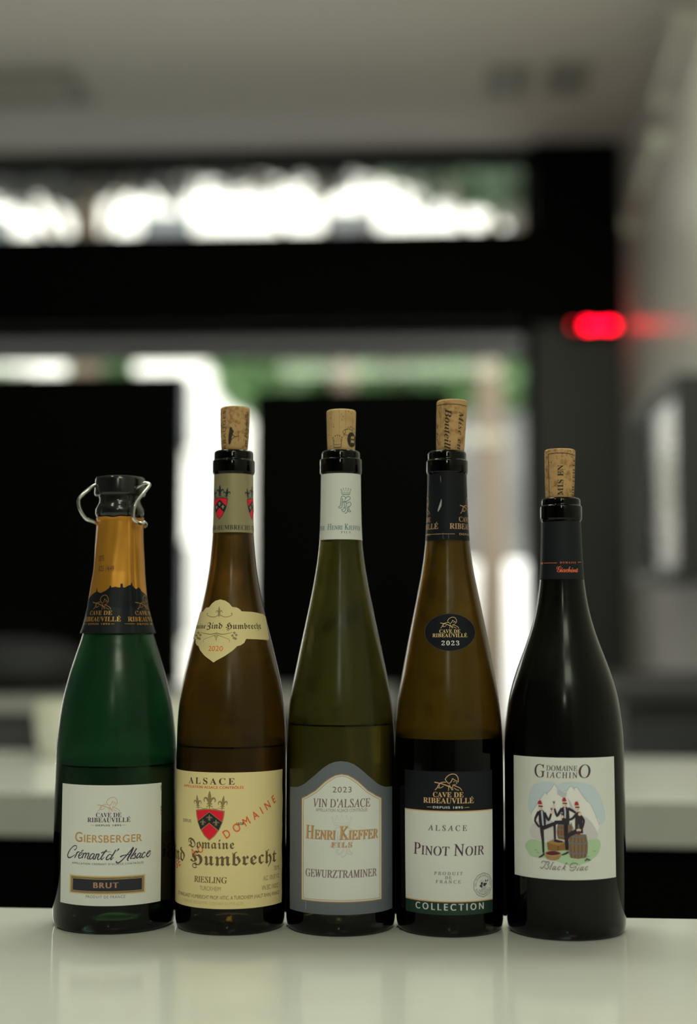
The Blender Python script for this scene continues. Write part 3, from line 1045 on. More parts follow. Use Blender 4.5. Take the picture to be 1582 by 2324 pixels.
# red LED display on the pillar
p0, p1 = at(1322, 742, YW - 0.12), at(1392, 742, YW - 0.12)
led = empty('led_display', (0.5 * (p0.x + p1.x), YW - 0.12, p0.z), 'small red LED display glowing on the dark pillar', 'display')
w = (p1.x - p0.x)
MB().box((-w * 0.95, -0.02, -0.035), (w * 0.75, 0.03, 0.035)).build('housing', m_black, led, bevel=0.004)
m_led = mat('red_led', (0.1, 0.0, 0.0), 0.4, emit=((1.0, 0.001, 0.018), 15))
m_led2 = mat('dim_red_led', (0.1, 0.0, 0.0), 0.4, emit=((1.0, 0.005, 0.02), 2))
for k, (q, s, m) in enumerate(((-0.36, 0.013, m_led), (-0.22, 0.011, m_led), (-0.02, 0.009, m_led), (0.16, 0.010, m_led), (0.36, 0.012, m_led), (0.5, 0.008, m_led), (-0.8, 0.010, m_led2))):
    MB().box((q * w - s, -0.024, -s * 1.1), (q * w + s, -0.019, s * 1.1)).build('digit', m, led)

# ceiling fittings
def vent(label, x0, x1, y0, y1, m_in):
    a, b, c, d = on_z(x0, y0, CEIL), on_z(x1, y0, CEIL), on_z(x0, y1, CEIL), on_z(x1, y1, CEIL)
    ya, yb = a.y, c.y
    xa, xb = 0.5 * (a.x + c.x), 0.5 * (b.x + d.x)
    root = empty('ceiling_vent', (0.5 * (xa + xb), 0.5 * (ya + yb), CEIL), label, 'vent', 'air vents in the ceiling')
    w, h = abs(xb - xa) / 2, abs(yb - ya) / 2
    f = MB()
    t = 0.06
    for (p, q, r, s) in ((-w, -w + t, -h, h), (w - t, w, -h, h), (-w + t, w - t, -h, -h + t), (-w + t, w - t, h - t, h)):
        f.box((p, r, -0.022), (q, s, -0.001))
    f.build('frame', mat('vent_frame', (0.36, 0.36, 0.33), 0.6), root, bevel=0.004)
    MB().box((-w + t, -h + t, -0.008), (w - t, h - t, -0.002)).build('grille', m_in, root)
    for k in range(5):
        y = -h + t + (2 * h - 2 * t) * (k + 0.5) / 5
        MB().box((-w + t, y - 0.012, -0.018), (w - t, y + 0.004, -0.009)).build('slat', m_in, root)
    return root
vent('wide air vent set in the ceiling above the big black screen', -60, 195, 160, 232, mat('vent_light', (0.56, 0.55, 0.51), 0.6))
vent('pale air vent in the ceiling beside a darker one', 1105, 1200, 150, 210, mat('vent_pale', (0.6, 0.61, 0.59), 0.6))
vent('dark air vent in the ceiling nearest the gloss wall', 1240, 1335, 140, 205, mat('vent_dark', (0.25, 0.28, 0.28), 0.6))

# ------------------------------------------------------------------ the two counters
m_white = mat('white_worktop', (0.66, 0.645, 0.64), 0.12, noise=((0.64, 0.625, 0.62), 9, 0.4, 0.6), spec=0.25)
def counter(label, pl, pr, front_l, x0, x1, thick, doors, extra=0.0):
    """worktop whose rear edge passes through two pixels"""
    a, b = on_z(*pl, TABLE_Z), on_z(*pr, TABLE_Z)
    ang = math.atan2(b.y - a.y, b.x - a.x)
    mid = 0.5 * (a + b)
    root = empty('counter', (mid.x, mid.y, 0), label, 'counter', None, ang)
    d = front_l
    MB().box((x0, -d, TABLE_Z - thick), (x1, 0, TABLE_Z)).build('worktop', m_white, root, bevel=0.0015)
    MB().box((x0 + 0.03, -d + 0.06, 0.08), (x1 - 0.03, -0.03, TABLE_Z - thick)).build('body', m_black, root)
    MB().box((x0 + 0.06, -d + 0.1, 0), (x1 - 0.06, -0.06, 0.08)).build('plinth', m_black, root)
    for k in range(doors):
        p = x0 + 0.04 + (x1 - x0 - 0.08) * k / doors
        q = x0 + 0.04 + (x1 - x0 - 0.08) * (k + 1) / doors
        do = MB().box((p + 0.003, -d + 0.035, 0.1), (q - 0.003, -d + 0.06, TABLE_Z - thick - 0.012)).build('door', m_black, root, bevel=0.002)
        MB().box((q - 0.06, -d + 0.02, 0.6), (q - 0.045, -d + 0.035, 0.78)).build('handle', m_dark, do, bevel=0.002)
    return root, mid, ang
front_counter, fm, fa = counter('white topped front counter carrying the row of wine bottles', (0, 2059), (1582, 2085), 0.78, -1.3, 0.84, 0.04, 3)
rear_counter, rm, ra = counter('white topped rear counter with a black front behind the bottles', (0, 1704), (1582, 1720), 0.62, -2.2, 0.95, 0.055, 4)

cup(140, 1600, rm.y - 0.09, TABLE_Z, 'white cup on the rear counter half hidden by the green bottle', 1.05)
cup(402, 1600, rm.y - 0.10, TABLE_Z, 'white cup on the rear counter behind the gap between the first two bottles', 1.05)

# ------------------------------------------------------------------ the five bottles
GOLD = ink((150, 116, 68), 0.45, 0.0)
GOLD_D = ink((138, 104, 62))
PAPER = mat('label_paper', (0.79, 0.785, 0.78), 0.6, bump=(700, 0.05), spec=0.25)
PLUM = ink((58, 38, 48))
BLACKP = mat('black_label_paper', (0.0085, 0.011, 0.016), 0.5, spec=0.2)
FOILB = mat('black_foil', (0.0085, 0.0105, 0.015), 0.45, spec=0.2)
CORK = mat('cork', (0.60, 0.36, 0.17), 0.8, noise=((0.36, 0.19, 0.085), 260, 0.34, 0.5), bump=(700, 0.5), spec=0.2)
CORK2 = mat('pale_cork', (0.66, 0.43, 0.21), 0.75, noise=((0.57, 0.36, 0.17), 120, 0.35, 0.55), bump=(500, 0.3), spec=0.2)
BURN = mat('cork_branding', (0.035, 0.022, 0.016), 0.8)
STEEL = mat('steel_wire', (0.62, 0.62, 0.6), 0.16, 1.0)
def wine_mat(name, c, rough=0.0):
    return mat(name, c, rough, trans=1.0, ior=1.34)
PALE_WINE = wine_mat('pale_wine', (0.80, 0.72, 0.42))
RED_WINE = mat('red_wine', (0.002, 0.0008, 0.0008), 0.05, spec=0.3)

def cork(B, x0t, x1t, yt, x0b, x1b, yb, m, shape=0.0):
    """tapered cork from its top edge (row yt) down into the neck; returns its root and a printing surface"""
    zb, dep = B.row(yb + 3, 0.5 * (x0b + x1b))
    zt, dep2 = B.row(yt + 4, 0.5 * (x0t + x1t))
    rt, rb = 0.5 * (x1t - x0t) / F * dep2, 0.5 * (x1b - x0b) / F * dep
    rb = min(rb, 0.0098)
    ax = {}
    for z, x, y in ((zb, 0.5 * (x0b + x1b), yb), (zt, 0.5 * (x0t + x1t), yt)):
        d = ray(x, y)
        k = B.D / (d.x * B.hd.x + d.y * B.hd.y)
        p = CAMP + d * k
        ax[z] = (Vector((p.x, p.y)) - B.axis.xy).dot(B.right.xy)
    zin = zb - 0.014
    def off(z):
        return ax[zb] + (ax[zt] - ax[zb]) * (z - zb) / (zt - zb)
    def rad(z):
        t = max(0.0, min(1.0, (z - zb) / (zt - zb)))
        return rb + (rt - rb) * t ** 0.8 + 0.0003 * shape * math.sin(t * math.pi)
    rows = []
    for i in range(19):
        z = zin + (zt - zin) * i / 18
        r = 0.00905 if z < zb - 0.002 else rad(z)
        rows.append((r, z))
    e = 0.0016
    rows = [(r, z) for r, z in rows if z < zt - e]
    for k in range(6):
        a = k / 5 * math.pi / 2
        rows.append((rad(zt - e) - e + e * math.cos(a), zt - e + e * math.sin(a)))
    mb = MB()
    n = 64
    vs, fs = [], []
    for r, z in rows:
        for i in range(n):
            a = 2 * math.pi * i / n
            vs.append((off(z) + r * math.sin(a), -r * math.cos(a), z))
    for j in range(len(rows) - 1):
        for i in range(n):
            fs.append((j * n + i, j * n + (i + 1) % n, (j + 1) * n + (i + 1) % n, (j + 1) * n + i))
    fs.append(tuple(reversed(range(n))))
    fs.append(tuple((len(rows) - 1) * n + i for i in range(n)))
    mb.add(vs, fs)
    o = mb.build('cork', m, B.root, smooth=50)
    A = CorkArt(B, 0.5 * (x0t + x1t + x0b + x1b) / 2, 0.5 * (yt + yb), rad, off, o)
    return A
class CorkArt(Art):
    def __init__(s, B, xc, yc, rad, offx, o):
        s.B, s.xc, s.yc, s.off, s.exact = B, xc, yc, 0.00006, True
        s.ustep, s.zstep, s.radius, s.offx, s.o = 0.0008, 0.002, rad, offx, o
        s.mats, s.faces = [], []
        s.zc = B.row(yc, xc)[0]
        s.R = rad(s.zc)
        s.px = (B.D - s.R) / F
    def uv(s, x, y):
        z, dep = s.B.row(y, s.xc)
        d = ray(x, y)
        k = s.B.D / (d.x * s.B.hd.x + d.y * s.B.hd.y)
        p = CAMP + d * k
        lx = (p.xy - s.B.axis.xy).dot(s.B.right.xy) - s.offx(z)
        t = max(-0.985, min(0.985, lx / s.radius(z)))
        return math.asin(t) * s.R, z
    def build(s):
        V, Fs, M = [], [], []
        me0 = s.o.data
        for pts, k, layer in s.faces:
            for piece in strips(pts, s.ustep, s.zstep):
                o = len(V)
                for u, z in piece:
                    a = u / s.R
                    r = s.radius(z) + s.off
                    V.append((s.offx(z) + r * math.sin(a), -r * math.cos(a), z))
                ar = sum(piece[i][0] * piece[(i + 1) % len(piece)][1] - piece[(i + 1) % len(piece)][0] * piece[i][1] for i in range(len(piece)))
                idx = list(range(o, o + len(piece)))
                Fs.append(idx if ar > 0 else idx[::-1])
        # the print joins the cork's own mesh
        nv = len(me0.vertices)
        allv = [tuple(v.co) for v in me0.vertices] + V
        allf = [tuple(p.vertices) for p in me0.polygons] + [tuple(i + nv for i in f) for f in Fs]
        nm = len(me0.polygons)
        me = bpy.data.meshes.new('cork')
        me.from_pydata(allv, [], allf)
        me.materials.append(me0.materials[0])
        me.materials.append(BURN)
        me.polygons.foreach_set('material_index', [0] * nm + [1] * len(Fs))
        me.polygons.foreach_set('use_smooth', [True] * len(allf))
        me.set_sharp_from_angle(angle=R(50))
        s.o.data = me
        return s.o

def ring_finish(y_cap, hw_n, y_r0, y_r1, hw_r, hw_u, y_u):
    """neck above the capsule, string ring between the rows y_r0 (low) and y_r1 (high), upper ring to the row y_u"""
    return [(y_cap, hw_n), (y_r0 + 3, hw_n), (y_r0 + 1, hw_r - 1.5), (y_r0 - 1, hw_r - 0.3), (y_r0 - 3, hw_r), (y_r1 + 3, hw_r), (y_r1 + 1, hw_r - 0.6), (y_r1, hw_r - 2), (y_r1 - 1, hw_u + 0.3),
            (y_r1 - 3, hw_u), (y_u + 7, hw_u), (y_u + 3.5, hw_u - 0.8), (y_u + 1.2, hw_u - 3), (y_u, hw_u - 6)]
def full_band(A, y0, y1, m, layer=0, wave=None):
    """sheet all the way round between two rows"""
    z0, z1 = A.B.row(y1, A.xc)[0], A.B.row(y0, A.xc)[0]
    h = math.pi * A.R
    n = 96
    for i in range(n):
        a, b = -h + 2 * h * i / n, -h + 2 * h * (i + 1) / n
        wa, wb = (wave(a / A.R), wave(b / A.R)) if wave else (0, 0)
        A.faces.append(([(a, z0), (b, z0), (b, z1 + wb), (a, z1 + wa)], A.mi(m), layer))

# ---- 1 sparkling wine, green glass, gold foil and a black stopper with two wire clips
B1 = Bottle('wine_bottle', 'green sparkling wine bottle with gold foil neck and black wire clip stopper', 259, 2121, 137, 276.5,
    [(2075, 121.3, 397), (2000, 122, 398.5), (1900, 124, 399.5), (1800, 126.5, 400), (1730, 128, 400), (1680, 132.0, 399), (1620, 140.5, 395), (1580, 149.5, 390), (1530, 161.7, 378), (1480, 178, 362), (1440, 194, 351),
     (1400, 203.5, 343), (1360, 211.5, 336.5), (1320, 217.5, 331.5), (1280, 221.5, 328.5), (1240, 224, 327), (1200, 226, 325.5), (1176, 226.5, 325)], 276,
    [(1174, 49), (1160, 49), (1156, 46)])
GREEN = frosted_glass('green_bottle_glass', (0.02, 0.12, 0.05), (0.0055, 0.050, 0.018), 0.66, 0.22, 1, 0.35)
B1.glass([GREEN, clear_glass('shade_tint_green', (0.002, 0.004, 0.004)), clear_glass('neck_green', (0.002, 0.004, 0.004), 0.04), clear_glass('inner_green', (0.9, 0.9, 0.9), 0.12), frosted_glass('green_glass_over_wine', (0.01, 0.06, 0.025), (0.0035, 0.026, 0.011), 0.6, 0.2, 11, 0.5)], (1900, 1178, 1742))  # second tint is near black, holding the shade at the base
B1.wine(PALE_WINE, 1742, 262)
# foil: hugs the neck, flares at its torn lower edge, creased lengthways
_fr = sorted((B1.row(y, 274)[0], hw / F * B1.row(y, 274)[1]) for y, hw in ((1437, 84.0), (1420, 78), (1400, 73), (1380, 67.5), (1340, 62), (1300, 57), (1260, 54.3), (1200, 50.6), (1182, 50.4), (1176, 53)))
def foil_r(z, a=0.0):
    r = float(np.interp(z, [p[0] for p in _fr], [p[1] for p in _fr]))
    return max(r, B1.rad(z) + 0.0004)
class FoilArt(Art):
    def crease(s, a, z):
        t = (z - _fr[0][0]) / (_fr[-1][0] - _fr[0][0])
        f = 0.00022 * math.cos(5 * a + 4 * t + 0.6) + 0.00016 * math.cos(11 * a - 7 * t) + 0.00012 * math.cos(3 * a + 14 * t)
        g = -0.0007 * math.exp(-((a - 0.62) / 0.05) ** 2) + 0.0005 * math.exp(-((a - 0.45) / 0.06) ** 2)
        return f + g
    def point(s, a, z, layer):
        r = foil_r(z) + s.crease(a, z) + 0.0003 + layer * 0.00008
        return Vector((r * math.sin(a), -r * math.cos(a), z))
    def build(s, name):
        V, Fs, M, N = [], [], [], []
        for pts, k, layer in s.faces:
            for piece in strips(pts, s.ustep, s.zstep):
                o = len(V)
                for u, z in piece:
                    a = u / s.R
                    V.append(s.point(a, z, layer))
                    da = s.point(a + 0.01, z, layer) - s.point(a - 0.01, z, layer)
                    dz = s.point(a, z + 0.0006, layer) - s.point(a, z - 0.0006, layer)
                    N.append(tuple(da.cross(dz).normalized()))
                ar = sum(piece[i][0] * piece[(i + 1) % len(piece)][1] - piece[(i + 1) % len(piece)][0] * piece[i][1] for i in range(len(piece)))
                idx = list(range(o, o + len(piece)))
                Fs.append(idx if ar > 0 else idx[::-1])
                M += [k]
        me = bpy.data.meshes.new(name)
        me.from_pydata([tuple(v) for v in V], [], Fs)
        for m in s.mats:
            me.materials.append(m)
        me.polygons.foreach_set('material_index', M)
        me.polygons.foreach_set('use_smooth', [True] * len(Fs))
        me.normals_split_custom_set_from_vertices(N)
        o = bpy.data.objects.new(name, me)
        COL.objects.link(o)
        o.parent = s.B.root
        return o
GOLDFOIL = mat('gold_foil', (0.62, 0.27, 0.032), 0.38, 0.55, bump=(300, 0.06))
A = FoilArt(B1, 272, 1400, exact=True, radius=foil_r, ustep=0.0011, zstep=0.0016)
# serrated top edge
full_band(A, 1177, 1437, GOLDFOIL, 0, lambda a: 0.00055 * (abs((a * 34) % 2 - 1)) + 0.0003 * math.sin(a * 5))
SKY = [(555, 1420), (590, 1400), (598, 1345), (606, 1400), (640, 1413), (700, 1385), (738, 1352), (740, 1333), (756, 1333), (760, 1352), (800, 1342), (838, 1350), (856, 1350), (857, 1303), (866, 1312), (874, 1304), (882, 1310), (884, 1350),
       (905, 1352), (945, 1328), (966, 1322), (968, 1300), (982, 1300), (986, 1330), (1030, 1368), (1050, 1350), (1068, 1366), (1082, 1392), (1130, 1428), (1165, 1490)]
pts = [A.uv(100 + x / 4.944, 1060 + y / 4.944) for x, y in SKY]
zbot = B1.row(1437.5, 272)[0] + 0.0002
zs = B1.row(1343, 272)[0]
chain = [(-math.pi * A.R, zs - 0.008), (-2.4 * A.R, zs - 0.004), (-1.9 * A.R, zs - 0.009)] + pts + [(1.75 * A.R, zs - 0.012), (2.4 * A.R, zs - 0.005), (math.pi * A.R, zs - 0.008)]
chain = [chain[0]] + [p for p, q in zip(chain[1:], chain) if p[0] > q[0] - 1]
kk = A.mi(FOILB)
for (a, za), (b, zb2) in zip(chain, chain[1:]):
    if b > a + 1e-6:
        A.faces.append(([(a, zbot), (b, zbot), (b, zb2), (a, za)], kk, 1))
FG = mat('foil_gold_print', (0.55, 0.27, 0.06), 0.4, 0.3)
rows = ((212, 1350.7, 252, 1383.6), (206, 254.7, 1395.5, 9.2), (196, 274, 1410, 10), (202.5, 250, 1418, 4))
for du in (0.0, A.uv(299, 1410)[0] - A.uv(199, 1410)[0]):
    n0 = len(A.faces)
    cave(A, 0, 0, rows, FG, FG, FG, layer=2)
    for i in range(n0, len(A.faces)):
        p, k, l = A.faces[i]
        A.faces[i] = ([(u + du, z) for u, z in p], k, l)
DATE = mat('date_ink', (0.06, 0.035, 0.015), 0.6)
A.text('2075', 'sans', 224.5, 237.5, 1273, 12, DATE, 1)
A.text('0/25 14:49', 'sans', 225, 259, 1296, 12, DATE, 1)
A.build('capsule')
# label
A = Art(B1, 256, 1918)
A.rect(138, 1782.5, 366.5, 2056.5, PAPER, 0)
GL, TX = ink((150, 112, 66)), ink((58, 40, 48))
cave(A, 0, 0, ((218.3, 1810, 272, 1843), (216.3, 275, 1854.7, 9.4), (197, 295.8, 1866.3, 9.6), (216.3, 274.4, 1875.4, 3.9)), GL, TX, TX, w=0.8)
A.text('Giersberger', 'sans', 169.8, 322.5, 1912.4, 21, ink((146, 112, 60)), caps=0.76, bold=0.5, track=0.03)
BR = ink((50, 38, 47))
CREM = [([(178, 243), (195, 240), (215, 215), (222, 190), (208, 168), (180, 172), (140, 205), (100, 260), (72, 320), (65, 365), (80, 392), (115, 385), (160, 355), (198, 322)], [14, 10, 8, 8, 9, 10, 10, 12, 14, 16, 16, 12, 8, 5]),
        ([(236, 272), (215, 325), (186, 386)], [13, 14, 12]), ([(208, 330), (240, 285), (262, 273), (276, 282)], [5, 9, 11, 7]),
        ([(258, 350), (300, 322), (320, 290), (302, 280), (275, 305), (257, 345), (262, 380), (290, 380), (328, 345)], [7, 8, 9, 9, 12, 14, 12, 9, 5]), ([(298, 264), (318, 252), (340, 237)], [5, 11, 14]),
        ([(348, 282), (335, 330), (318, 382)], [12, 14, 12]), ([(325, 345), (355, 302), (385, 285), (387, 305), (365, 378)], [5, 8, 12, 13, 12]), ([(372, 345), (405, 298), (436, 286), (434, 310), (412, 370), (428, 388), (458, 360)], [5, 8, 12, 13, 13, 10, 5]),
        ([(537, 300), (505, 290), (468, 325), (449, 368), (464, 390), (500, 362), (532, 308)], [8, 10, 13, 14, 11, 8, 6]), ([(540, 298), (515, 358), (520, 390), (556, 360)], [11, 14, 11, 5]),
        ([(578, 288), (560, 340), (540, 396)], [12, 14, 12]), ([(548, 356), (580, 312), (612, 294), (614, 315), (590, 370), (604, 396), (642, 368)], [5, 8, 12, 13, 14, 11, 5]),
        ([(750, 222), (715, 262), (672, 330), (650, 372), (664, 393), (712, 348)], [12, 14, 14, 14, 11, 5]), ([(655, 282), (695, 259), (760, 254), (836, 262)], [13, 10, 6, 3]),
        ([(850, 318), (800, 303), (755, 350), (745, 388), (778, 392), (838, 345)], [8, 10, 13, 14, 10, 6]), ([(913, 224), (862, 308), (825, 368), (830, 396), (878, 348)], [12, 14, 14, 11, 5]),
        ([(966, 204), (948, 228), (922, 252)], [16, 11, 3]),
        ([(1220, 192), (1160, 262), (1080, 350), (1010, 420), (960, 453), (928, 447), (920, 420)], [12, 11, 12, 13, 13, 14, 10]), ([(1220, 192), (1182, 285), (1132, 368), (1118, 408), (1140, 422)], [20, 18, 17, 14, 7]), ([(990, 352), (1030, 331), (1100, 318), (1192, 316)], [18, 12, 8, 5]),
        ([(1277, 214), (1225, 300), (1180, 362), (1175, 392), (1206, 376)], [13, 14, 13, 11, 5]), ([(1206, 350), (1250, 306), (1264, 298), (1250, 328), (1258, 362), (1236, 390), (1208, 384)], [5, 8, 10, 12, 13, 12, 10]),
        ([(1357, 312), (1325, 303), (1288, 345), (1279, 385), (1308, 378), (1350, 332)], [8, 10, 13, 14, 10, 6]), ([(1362, 308), (1336, 362), (1344, 390), (1378, 358)], [11, 14, 11, 5]),
        ([(1428, 316), (1416, 294), (1386, 324), (1371, 368), (1394, 390), (1438, 352)], [12, 9, 12, 14, 11, 5]), ([(1442, 348), (1490, 320), (1522, 290), (1506, 280), (1476, 305), (1455, 348), (1470, 384), (1500, 366), (1530, 318)], [6, 8, 10, 9, 12, 14, 12, 9, 5])]
for p_, w_ in CREM:
    A.line([(145 + x / 7.717, 1900 + y / 7.717) for x, y in p_], [w * 1.55 / 7.717 for w in w_], BR, 1, sm=5)
A.text("APPELLATION CRÉMANT D'ALSACE CONTRÔLÉE", 'sans', 163.7, 326.5, 1963.5, 4.0, ink((84, 74, 76)), track=0.15, bold=0.15)
BG, BK = ink((152, 133, 80), 0.4), ink((30, 30, 32))
for k, (d, m) in enumerate(((0, BG), (3.2, BK), (4.3, BG), (5.3, BK), (6.6, BG), (7.6, BK))):
    A.rect(159 + d, 1988.5 + d, 331 - d, 2030.5 - d, m, 1 + k)
A.text('BRUT', 'sans', 213.9, 269.5, 2015.5, 12, ink((128, 102, 70)), 8, bold=0.8, track=0.12)
A.text('PRODUIT DE FRANCE', 'sans', 196, 286, 2039, 6.0, ink((84, 80, 76)), track=0.1)
for y, w in ((1788, 2.5), (1794, 1.6), (1836, 2.2), (1843, 1.8), (1851, 1.2)):
    A.line([(364.5, y), (365.8, y + 4), (364.8, y + 7)], [w * 0.5, w, w * 0.4], ink((70, 78, 66)), 1)
A.build('front_label', 'cream paper label with gold and plum printing')
# stopper
sto = [(1180, 40), (1179, 47), (1173, 52), (1166, 54.3), (1157, 54), (1150, 50.5), (1143, 46.5), (1134, 45.5), (1127, 47), (1126, 55), (1123, 57), (1119, 57.3), (1110, 56.7), (1092, 55.6), (1088, 55), (1085, 53.2), (1083.4, 48), (1082.2, 34), (1081.6, 15)]
pr = []
for y, hw in sto:
    z, dep = B1.row(y, 276.5)
    pr.append((hw / F * dep, z))
pr = [(0.0, pr[0][1])] + pr + [(0.0, pr[-1][1] + 0.0001)]
BLKP = mat('black_gloss_plastic', (0.009, 0.009, 0.010), 0.16, spec=0.6)
stop = MB().lathe(pr, 96).build('stopper', BLKP, B1.root, smooth=35)
def clip_wire(pts, r=0.0013):
    """pts: photo x, y and distance towards the camera from the axis plane (m)"""
    out = []
    for x, y, dd in pts:
        d = ray(x, y)
        k = (B1.D - dd) / (d.x * B1.hd.x + d.y * B1.hd.y)
        p = CAMP + d * k
        q = p - B1.axis
        out.append((q.dot(B1.right), q.dot(B1.hd) , q.z))
    return MB().tube(spline(out, 6), r, 14).build('wire_clip', STEEL, stop, smooth=True)
Zp = lambda x, y, d: (100 + x / 4.944, 1060 + y / 4.944, d)
clip_wire([Zp(690, 215, 0.002), Zp(600, 203, 0.004), Zp(560, 212, 0.006), Zp(490, 260, 0.008), Zp(405, 340, 0.009), Zp(388, 400, 0.009), Zp(410, 490, 0.009), Zp(475, 582, 0.008), Zp(560, 615, 0.006), Zp(612, 640, 0.003), Zp(650, 668, -0.002)])
clip_wire([Zp(1040, 240, 0.0135), Zp(1085, 205, 0.0165), Zp(1130, 182, 0.0175), Zp(1178, 192, 0.018), Zp(1172, 222, 0.0185), Zp(1100, 310, 0.0195), Zp(1040, 385, 0.020), Zp(1012, 450, 0.0205), Zp(1000, 520, 0.0205), Zp(1003, 580, 0.020), Zp(1040, 620, 0.0185), Zp(1085, 632, 0.0155), Zp(1120, 622, 0.012), Zp(1142, 645, 0.010), Zp(1125, 668, 0.008)])

# ---- 2 riesling, brown glass, olive capsule, yellow labels
B2 = Bottle('wine_bottle', 'brown wine bottle with yellow label, red crest and olive neck band', 522.5, 2123.6, 124, 531,
    [(2078, 398.3, 647), (2000, 398.8, 647.5), (1900, 399.3, 648.5), (1750, 400, 649), (1700, 401.2, 649.2), (1640, 403.8, 648.5), (1600, 407, 646.5), (1540, 416.5, 636.8), (1506, 425.4, 629), (1451, 440, 616.3), (1396, 455.5, 603.4), (1341, 468, 591),
     (1286, 477.5, 582), (1231, 482.7, 578), (1211, 485, 576.6), (1150, 486.6, 575.6), (1080, 487.6, 575.0)], 531.3,
    ring_finish(1079, 44.3, 1075, 1046, 47.4, 44, 1024))
BROWN = frosted_glass('brown_bottle_glass', (0.14, 0.06, 0.006), (0.060, 0.035, 0.0045), 0.6, 0.20, 2, 0.4)
B2.glass([BROWN, clear_glass('shade_tint_brown', (0.004, 0.003, 0.002)), clear_glass('neck_brown', (0.004, 0.003, 0.002), 0.04), clear_glass('inner_brown', (0.9, 0.9, 0.9), 0.12), frosted_glass('brown_glass_over_wine', (0.08, 0.035, 0.004), (0.038, 0.020, 0.0035), 0.6, 0.2, 12, 0.5)], (1900, 1080, 1698))  # shade of the bottle's foot tinted into the second glass
B2.wine(PALE_WINE, 1698, 522)
A = Art(B2, 530.5, 1145, exact=True, zstep=0.004)
OLIVE = mat('olive_foil', (0.40, 0.34, 0.20), 0.36, 0.35, bump=(300, 0.04))
full_band(A, 1077.5, 1211, OLIVE)
RED, INKG, SG, NAVY = ink((172, 20, 34)), ink((24, 38, 34)), ink((122, 112, 78)), ink((20, 32, 32))
GE = ink((120, 96, 44))
c1 = A.uv(497.8, 1150)[0]
du = A.uv(561.5, 1150)[0] - (c1 - 20.5 * A.px)
def crest(A, cu, yt, ys, yb, hw, edge, black, small, fl, wide):
    """crest centred on the arc position cu: three lilies from row yt, shield from ys to yb"""
    class Sub:
        pass
    k = len(A.faces)
    xr = A.xc
    u0 = A.uv(xr, ys)[0]
    # draw round the sheet's centre line, with arc pixels, then move
    uvold = A.uv
    zs_ = {}
    def flat(x, y):
        if y not in zs_:
            zs_[y] = A.B.hit(A.xc, y)[1] if A.exact else float(np.interp(y, A.ty, A.tz))
        return ((x - xr) * A.px, zs_[y])
    A.uv = flat
    shield(A, xr, ys, yb, hw, RED, black, edge, small, 1)
    hf = ys - yt
    fleur(A, xr, yt, ys - 1, hw * wide, fl, 1)
    for s in (-1, 1):
        fleur(A, xr + s * hw * 0.85, yt + hf * 0.24, ys + 2, hw * wide * 0.72, fl, 1, lean=s * 0.12)
        A.line([(xr + s * hw * 0.15, ys - 5), (xr + s * hw * 0.42, ys - 2), (xr + s * hw * 0.7, ys - 6)], 1.0, fl, 1, sm=4)
    A.uv = uvold
    for i in range(k, len(A.faces)):
        p, q, l = A.faces[i]
        A.faces[i] = ([(u + cu, z) for u, z in p], q, l)
for j in (-1, 0, 1, 2):
    crest(A, c1 + j * du, 1099, 1130, 1177, 20, NAVY, ink((20, 24, 24)), SG, NAVY, 1.15)
ua, ub = A.uv(492.9, 1201)[0], A.uv(568.6, 1201)[0]
A.text('HUMBRECHT', 'bold', 0, 0, 1201.5, 10, NAVY, 1, u=(ua, ub), track=0.03)
wlet = (ub - ua) / 9
A.text('ZIND-', 'bold', 0, 0, 1201.5, 10, NAVY, 1, u=(ua - wlet * 4.1, ua - wlet * 0.12), track=0.03)
A.text('-TURCKHEIM', 'bold', 0, 0, 1201.5, 10, NAVY, 1, u=(ub + wlet * 0.15, ub + wlet * 9.3), track=0.03)
A.build('capsule', 'olive foil neck band with small red crests')
# neck label
YEL = mat('yellow_label_paper', (0.92, 0.74, 0.40), 0.6, bump=(700, 0.05), spec=0.25)
A = Art(B2, 500, 1430, exact=True, zstep=0.003)
P2 = lambda x, y: (380 + x / 3.632, 900 + y / 3.632)
edge = [(435, 1672), (478, 1683), (510, 1705), (535, 1735), (572, 1738), (598, 1753), (612, 1770), (700, 1775), (795, 1796), (812, 1818), (842, 2000), (834, 2008), (740, 2001), (650, 1998), (635, 2030), (605, 2050), (575, 2058), (540, 2092), (470, 2140), (410, 2172), (378, 2192)]
right = [A.uv(*P2(*p)) for p in edge]
ut, ubm = right[0][0], right[-1][0]
def cen(z):
    return ubm + (ut - ubm) * (z - right[-1][1]) / (right[0][1] - right[-1][1])
left = [(2 * cen(z) - u, z) for u, z in reversed(right[1:-1])]
A.poly_uv(right + left, YEL, 0)
FK, FO = ink((52, 46, 24)), ink((112, 101, 56))
ORR = ink((204, 84, 26))
P2r = lambda pts: [P2(*p) for p in pts]
ua, ub = A.uv(511.6, 1427)[0], A.uv(594, 1427)[0]
A.text('Humbrecht', 'frak', 0, 0, 1427.5, 14.5, FK, 1, u=(ua, ub))
va, vb = A.uv(468, 1427)[0], A.uv(504, 1427)[0]
A.text('Zind', 'frak', 0, 0, 1427, 14.5, FK, 1, u=(va, vb))
A.text('Domaine', 'frak', 0, 0, 1426.5, 12, FK, 1, u=(va - (vb - va) * 1.95, va - (vb - va) * 0.1))
A.text('2020', 'sans', 471.7, 505.3, 1477.4, 11, ORR, 1, track=0.02)
fleur(A, 497, 1376, 1402, 15, FO, 1)
